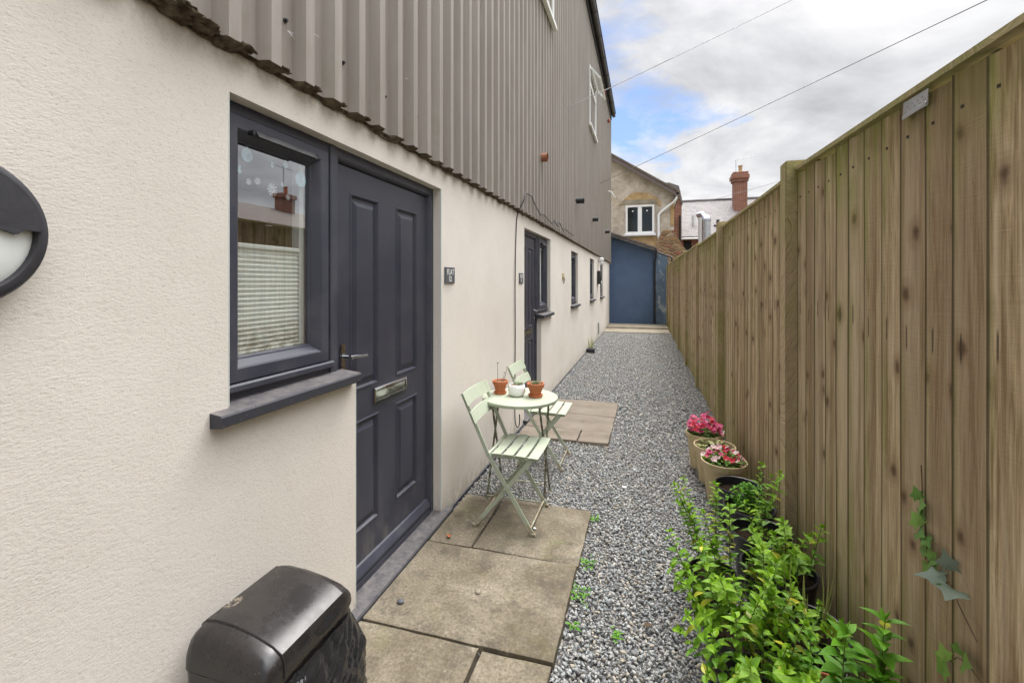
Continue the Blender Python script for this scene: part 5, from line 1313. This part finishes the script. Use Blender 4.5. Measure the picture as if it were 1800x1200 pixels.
N2 = thing('garden_shed', (6.5, 8, 0), 'low shed with brown pitched roof mirrored in the first window', 'shed')
bm = BM(); prism(bm, [(5.0, 0), (8.0, 0), (8.0, 2.1), (6.5, 2.75), (5.0, 2.1)], 'y', 6.6, 11.5); obj('wall', bm, M['brownbrick'], N2)
bm = BM(); prism(bm, [(4.8, 2.02), (6.5, 2.76), (8.2, 2.02), (8.2, 2.12), (6.5, 2.88), (4.8, 2.12)], 'y', 6.4, 11.7); obj('roof', bm, M['tile'], N2)

# ------------------------------------------------------------------ light, sky, camera
SUN_EL, SUN_AZ = math.radians(64), math.radians(-4)     # azimuth clockwise from +Y
sd = V((math.sin(SUN_AZ) * math.cos(SUN_EL), math.cos(SUN_AZ) * math.cos(SUN_EL), math.sin(SUN_EL)))
su = bpy.data.lights.new('sun', 'SUN'); su.energy = 1.7; su.angle = math.radians(42); su.color = (1, .955, .90)
so = bpy.data.objects.new('sun', su); COL.objects.link(so); so.rotation_euler = (-sd).to_track_quat('-Z', 'Y').to_euler(); so.location = (5, 5, 20)

w = bpy.data.worlds.new('World'); S.world = w; w.use_nodes = True
class WT(NT):
    def __init__(s): s.t = w.node_tree; s.t.nodes.clear(); s.out = s.t.nodes.new('ShaderNodeOutputWorld')
W_ = WT()
sky = W_.n('ShaderNodeTexSky', sky_type='NISHITA'); sky.sun_disc = False; sky.sun_elevation = SUN_EL; sky.sun_rotation = SUN_AZ
gd = W_.n('ShaderNodeTexCoord').outputs['Generated']
x, y, z = W_.xyz(gd)
zz = W_.math('ADD', W_.math('MAXIMUM', z, 0.0), .14)
cv = W_.comb(W_.math('DIVIDE', x, zz), W_.math('DIVIDE', y, zz), 0)
c1 = W_.noise(W_.map(cv, (1, 1, 1), (0, 0, .4), (3.1, 1.7, .3)), 1.15, 8, .60, .25)
c2 = W_.noise(W_.map(cv, (1, 1, 1), (0, 0, .2), (7.3, 2.2, 1.3)), .85, 8, .58, .5)
cov = W_.math('ADD', c1, W_.rng(x, -.02, .24, -.055, .13))
mask = W_.rng(cov, .38, .50)
# cloud grey: darker bases, lighter tops; the deck is brighter overhead and round the hidden sun
shade = W_.rng(c2, .38, .60, .60, 1.12)
dt = W_.n('ShaderNodeVectorMath', {0: gd, 1: tuple(sd)}, operation='DOT_PRODUCT').outputs['Value']
lift = W_.math('ADD', W_.rng(z, .54, 1.0, .0, 2.6), W_.math('MULTIPLY', W_.math('POWER', W_.math('MAXIMUM', dt, 0), 24), 3.0))
lum = W_.math('MULTIPLY', shade, W_.math('ADD', lift, .325))
cl = W_.mix(1.0, W_.mix(shade, (.92, .96, 1.05), (1.0, 1.0, 1.0)), W_.comb(lum, lum, lum), 'MULTIPLY')
cl = W_.n('ShaderNodeVectorMath', {0: cl, 1: (9.2, 9.2, 9.35)}, operation='MULTIPLY').outputs[0]
skb = W_.n('ShaderNodeVectorMath', {0: sky.outputs[0], 1: (.42, .47, .55)}, operation='MULTIPLY').outputs[0]
bg = W_.n('ShaderNodeBackground', {'Color': W_.mix(mask, skb, cl), 'Strength': .1})
W_.t.links.new(bg.outputs[0], W_.out.inputs[0])

cam = bpy.data.cameras.new('camera'); co = bpy.data.objects.new('camera', cam); COL.objects.link(co); S.camera = co
cam.sensor_width = 36; cam.lens = 16.0; cam.shift_y = -102 / 1800; cam.clip_start = .02; cam.clip_end = 800
co.location = (0, 0, 1.5); co.rotation_euler = (PI / 2, 0, math.atan(235 / 800))
vs_ = S.view_settings; vs_.view_transform = 'Standard'; vs_.look = 'None'; vs_.exposure = 1.64; vs_.gamma = 1
S.cycles.max_bounces = 8; S.cycles.diffuse_bounces = 5; S.cycles.transparent_max_bounces = 12; S.cycles.use_denoising = True
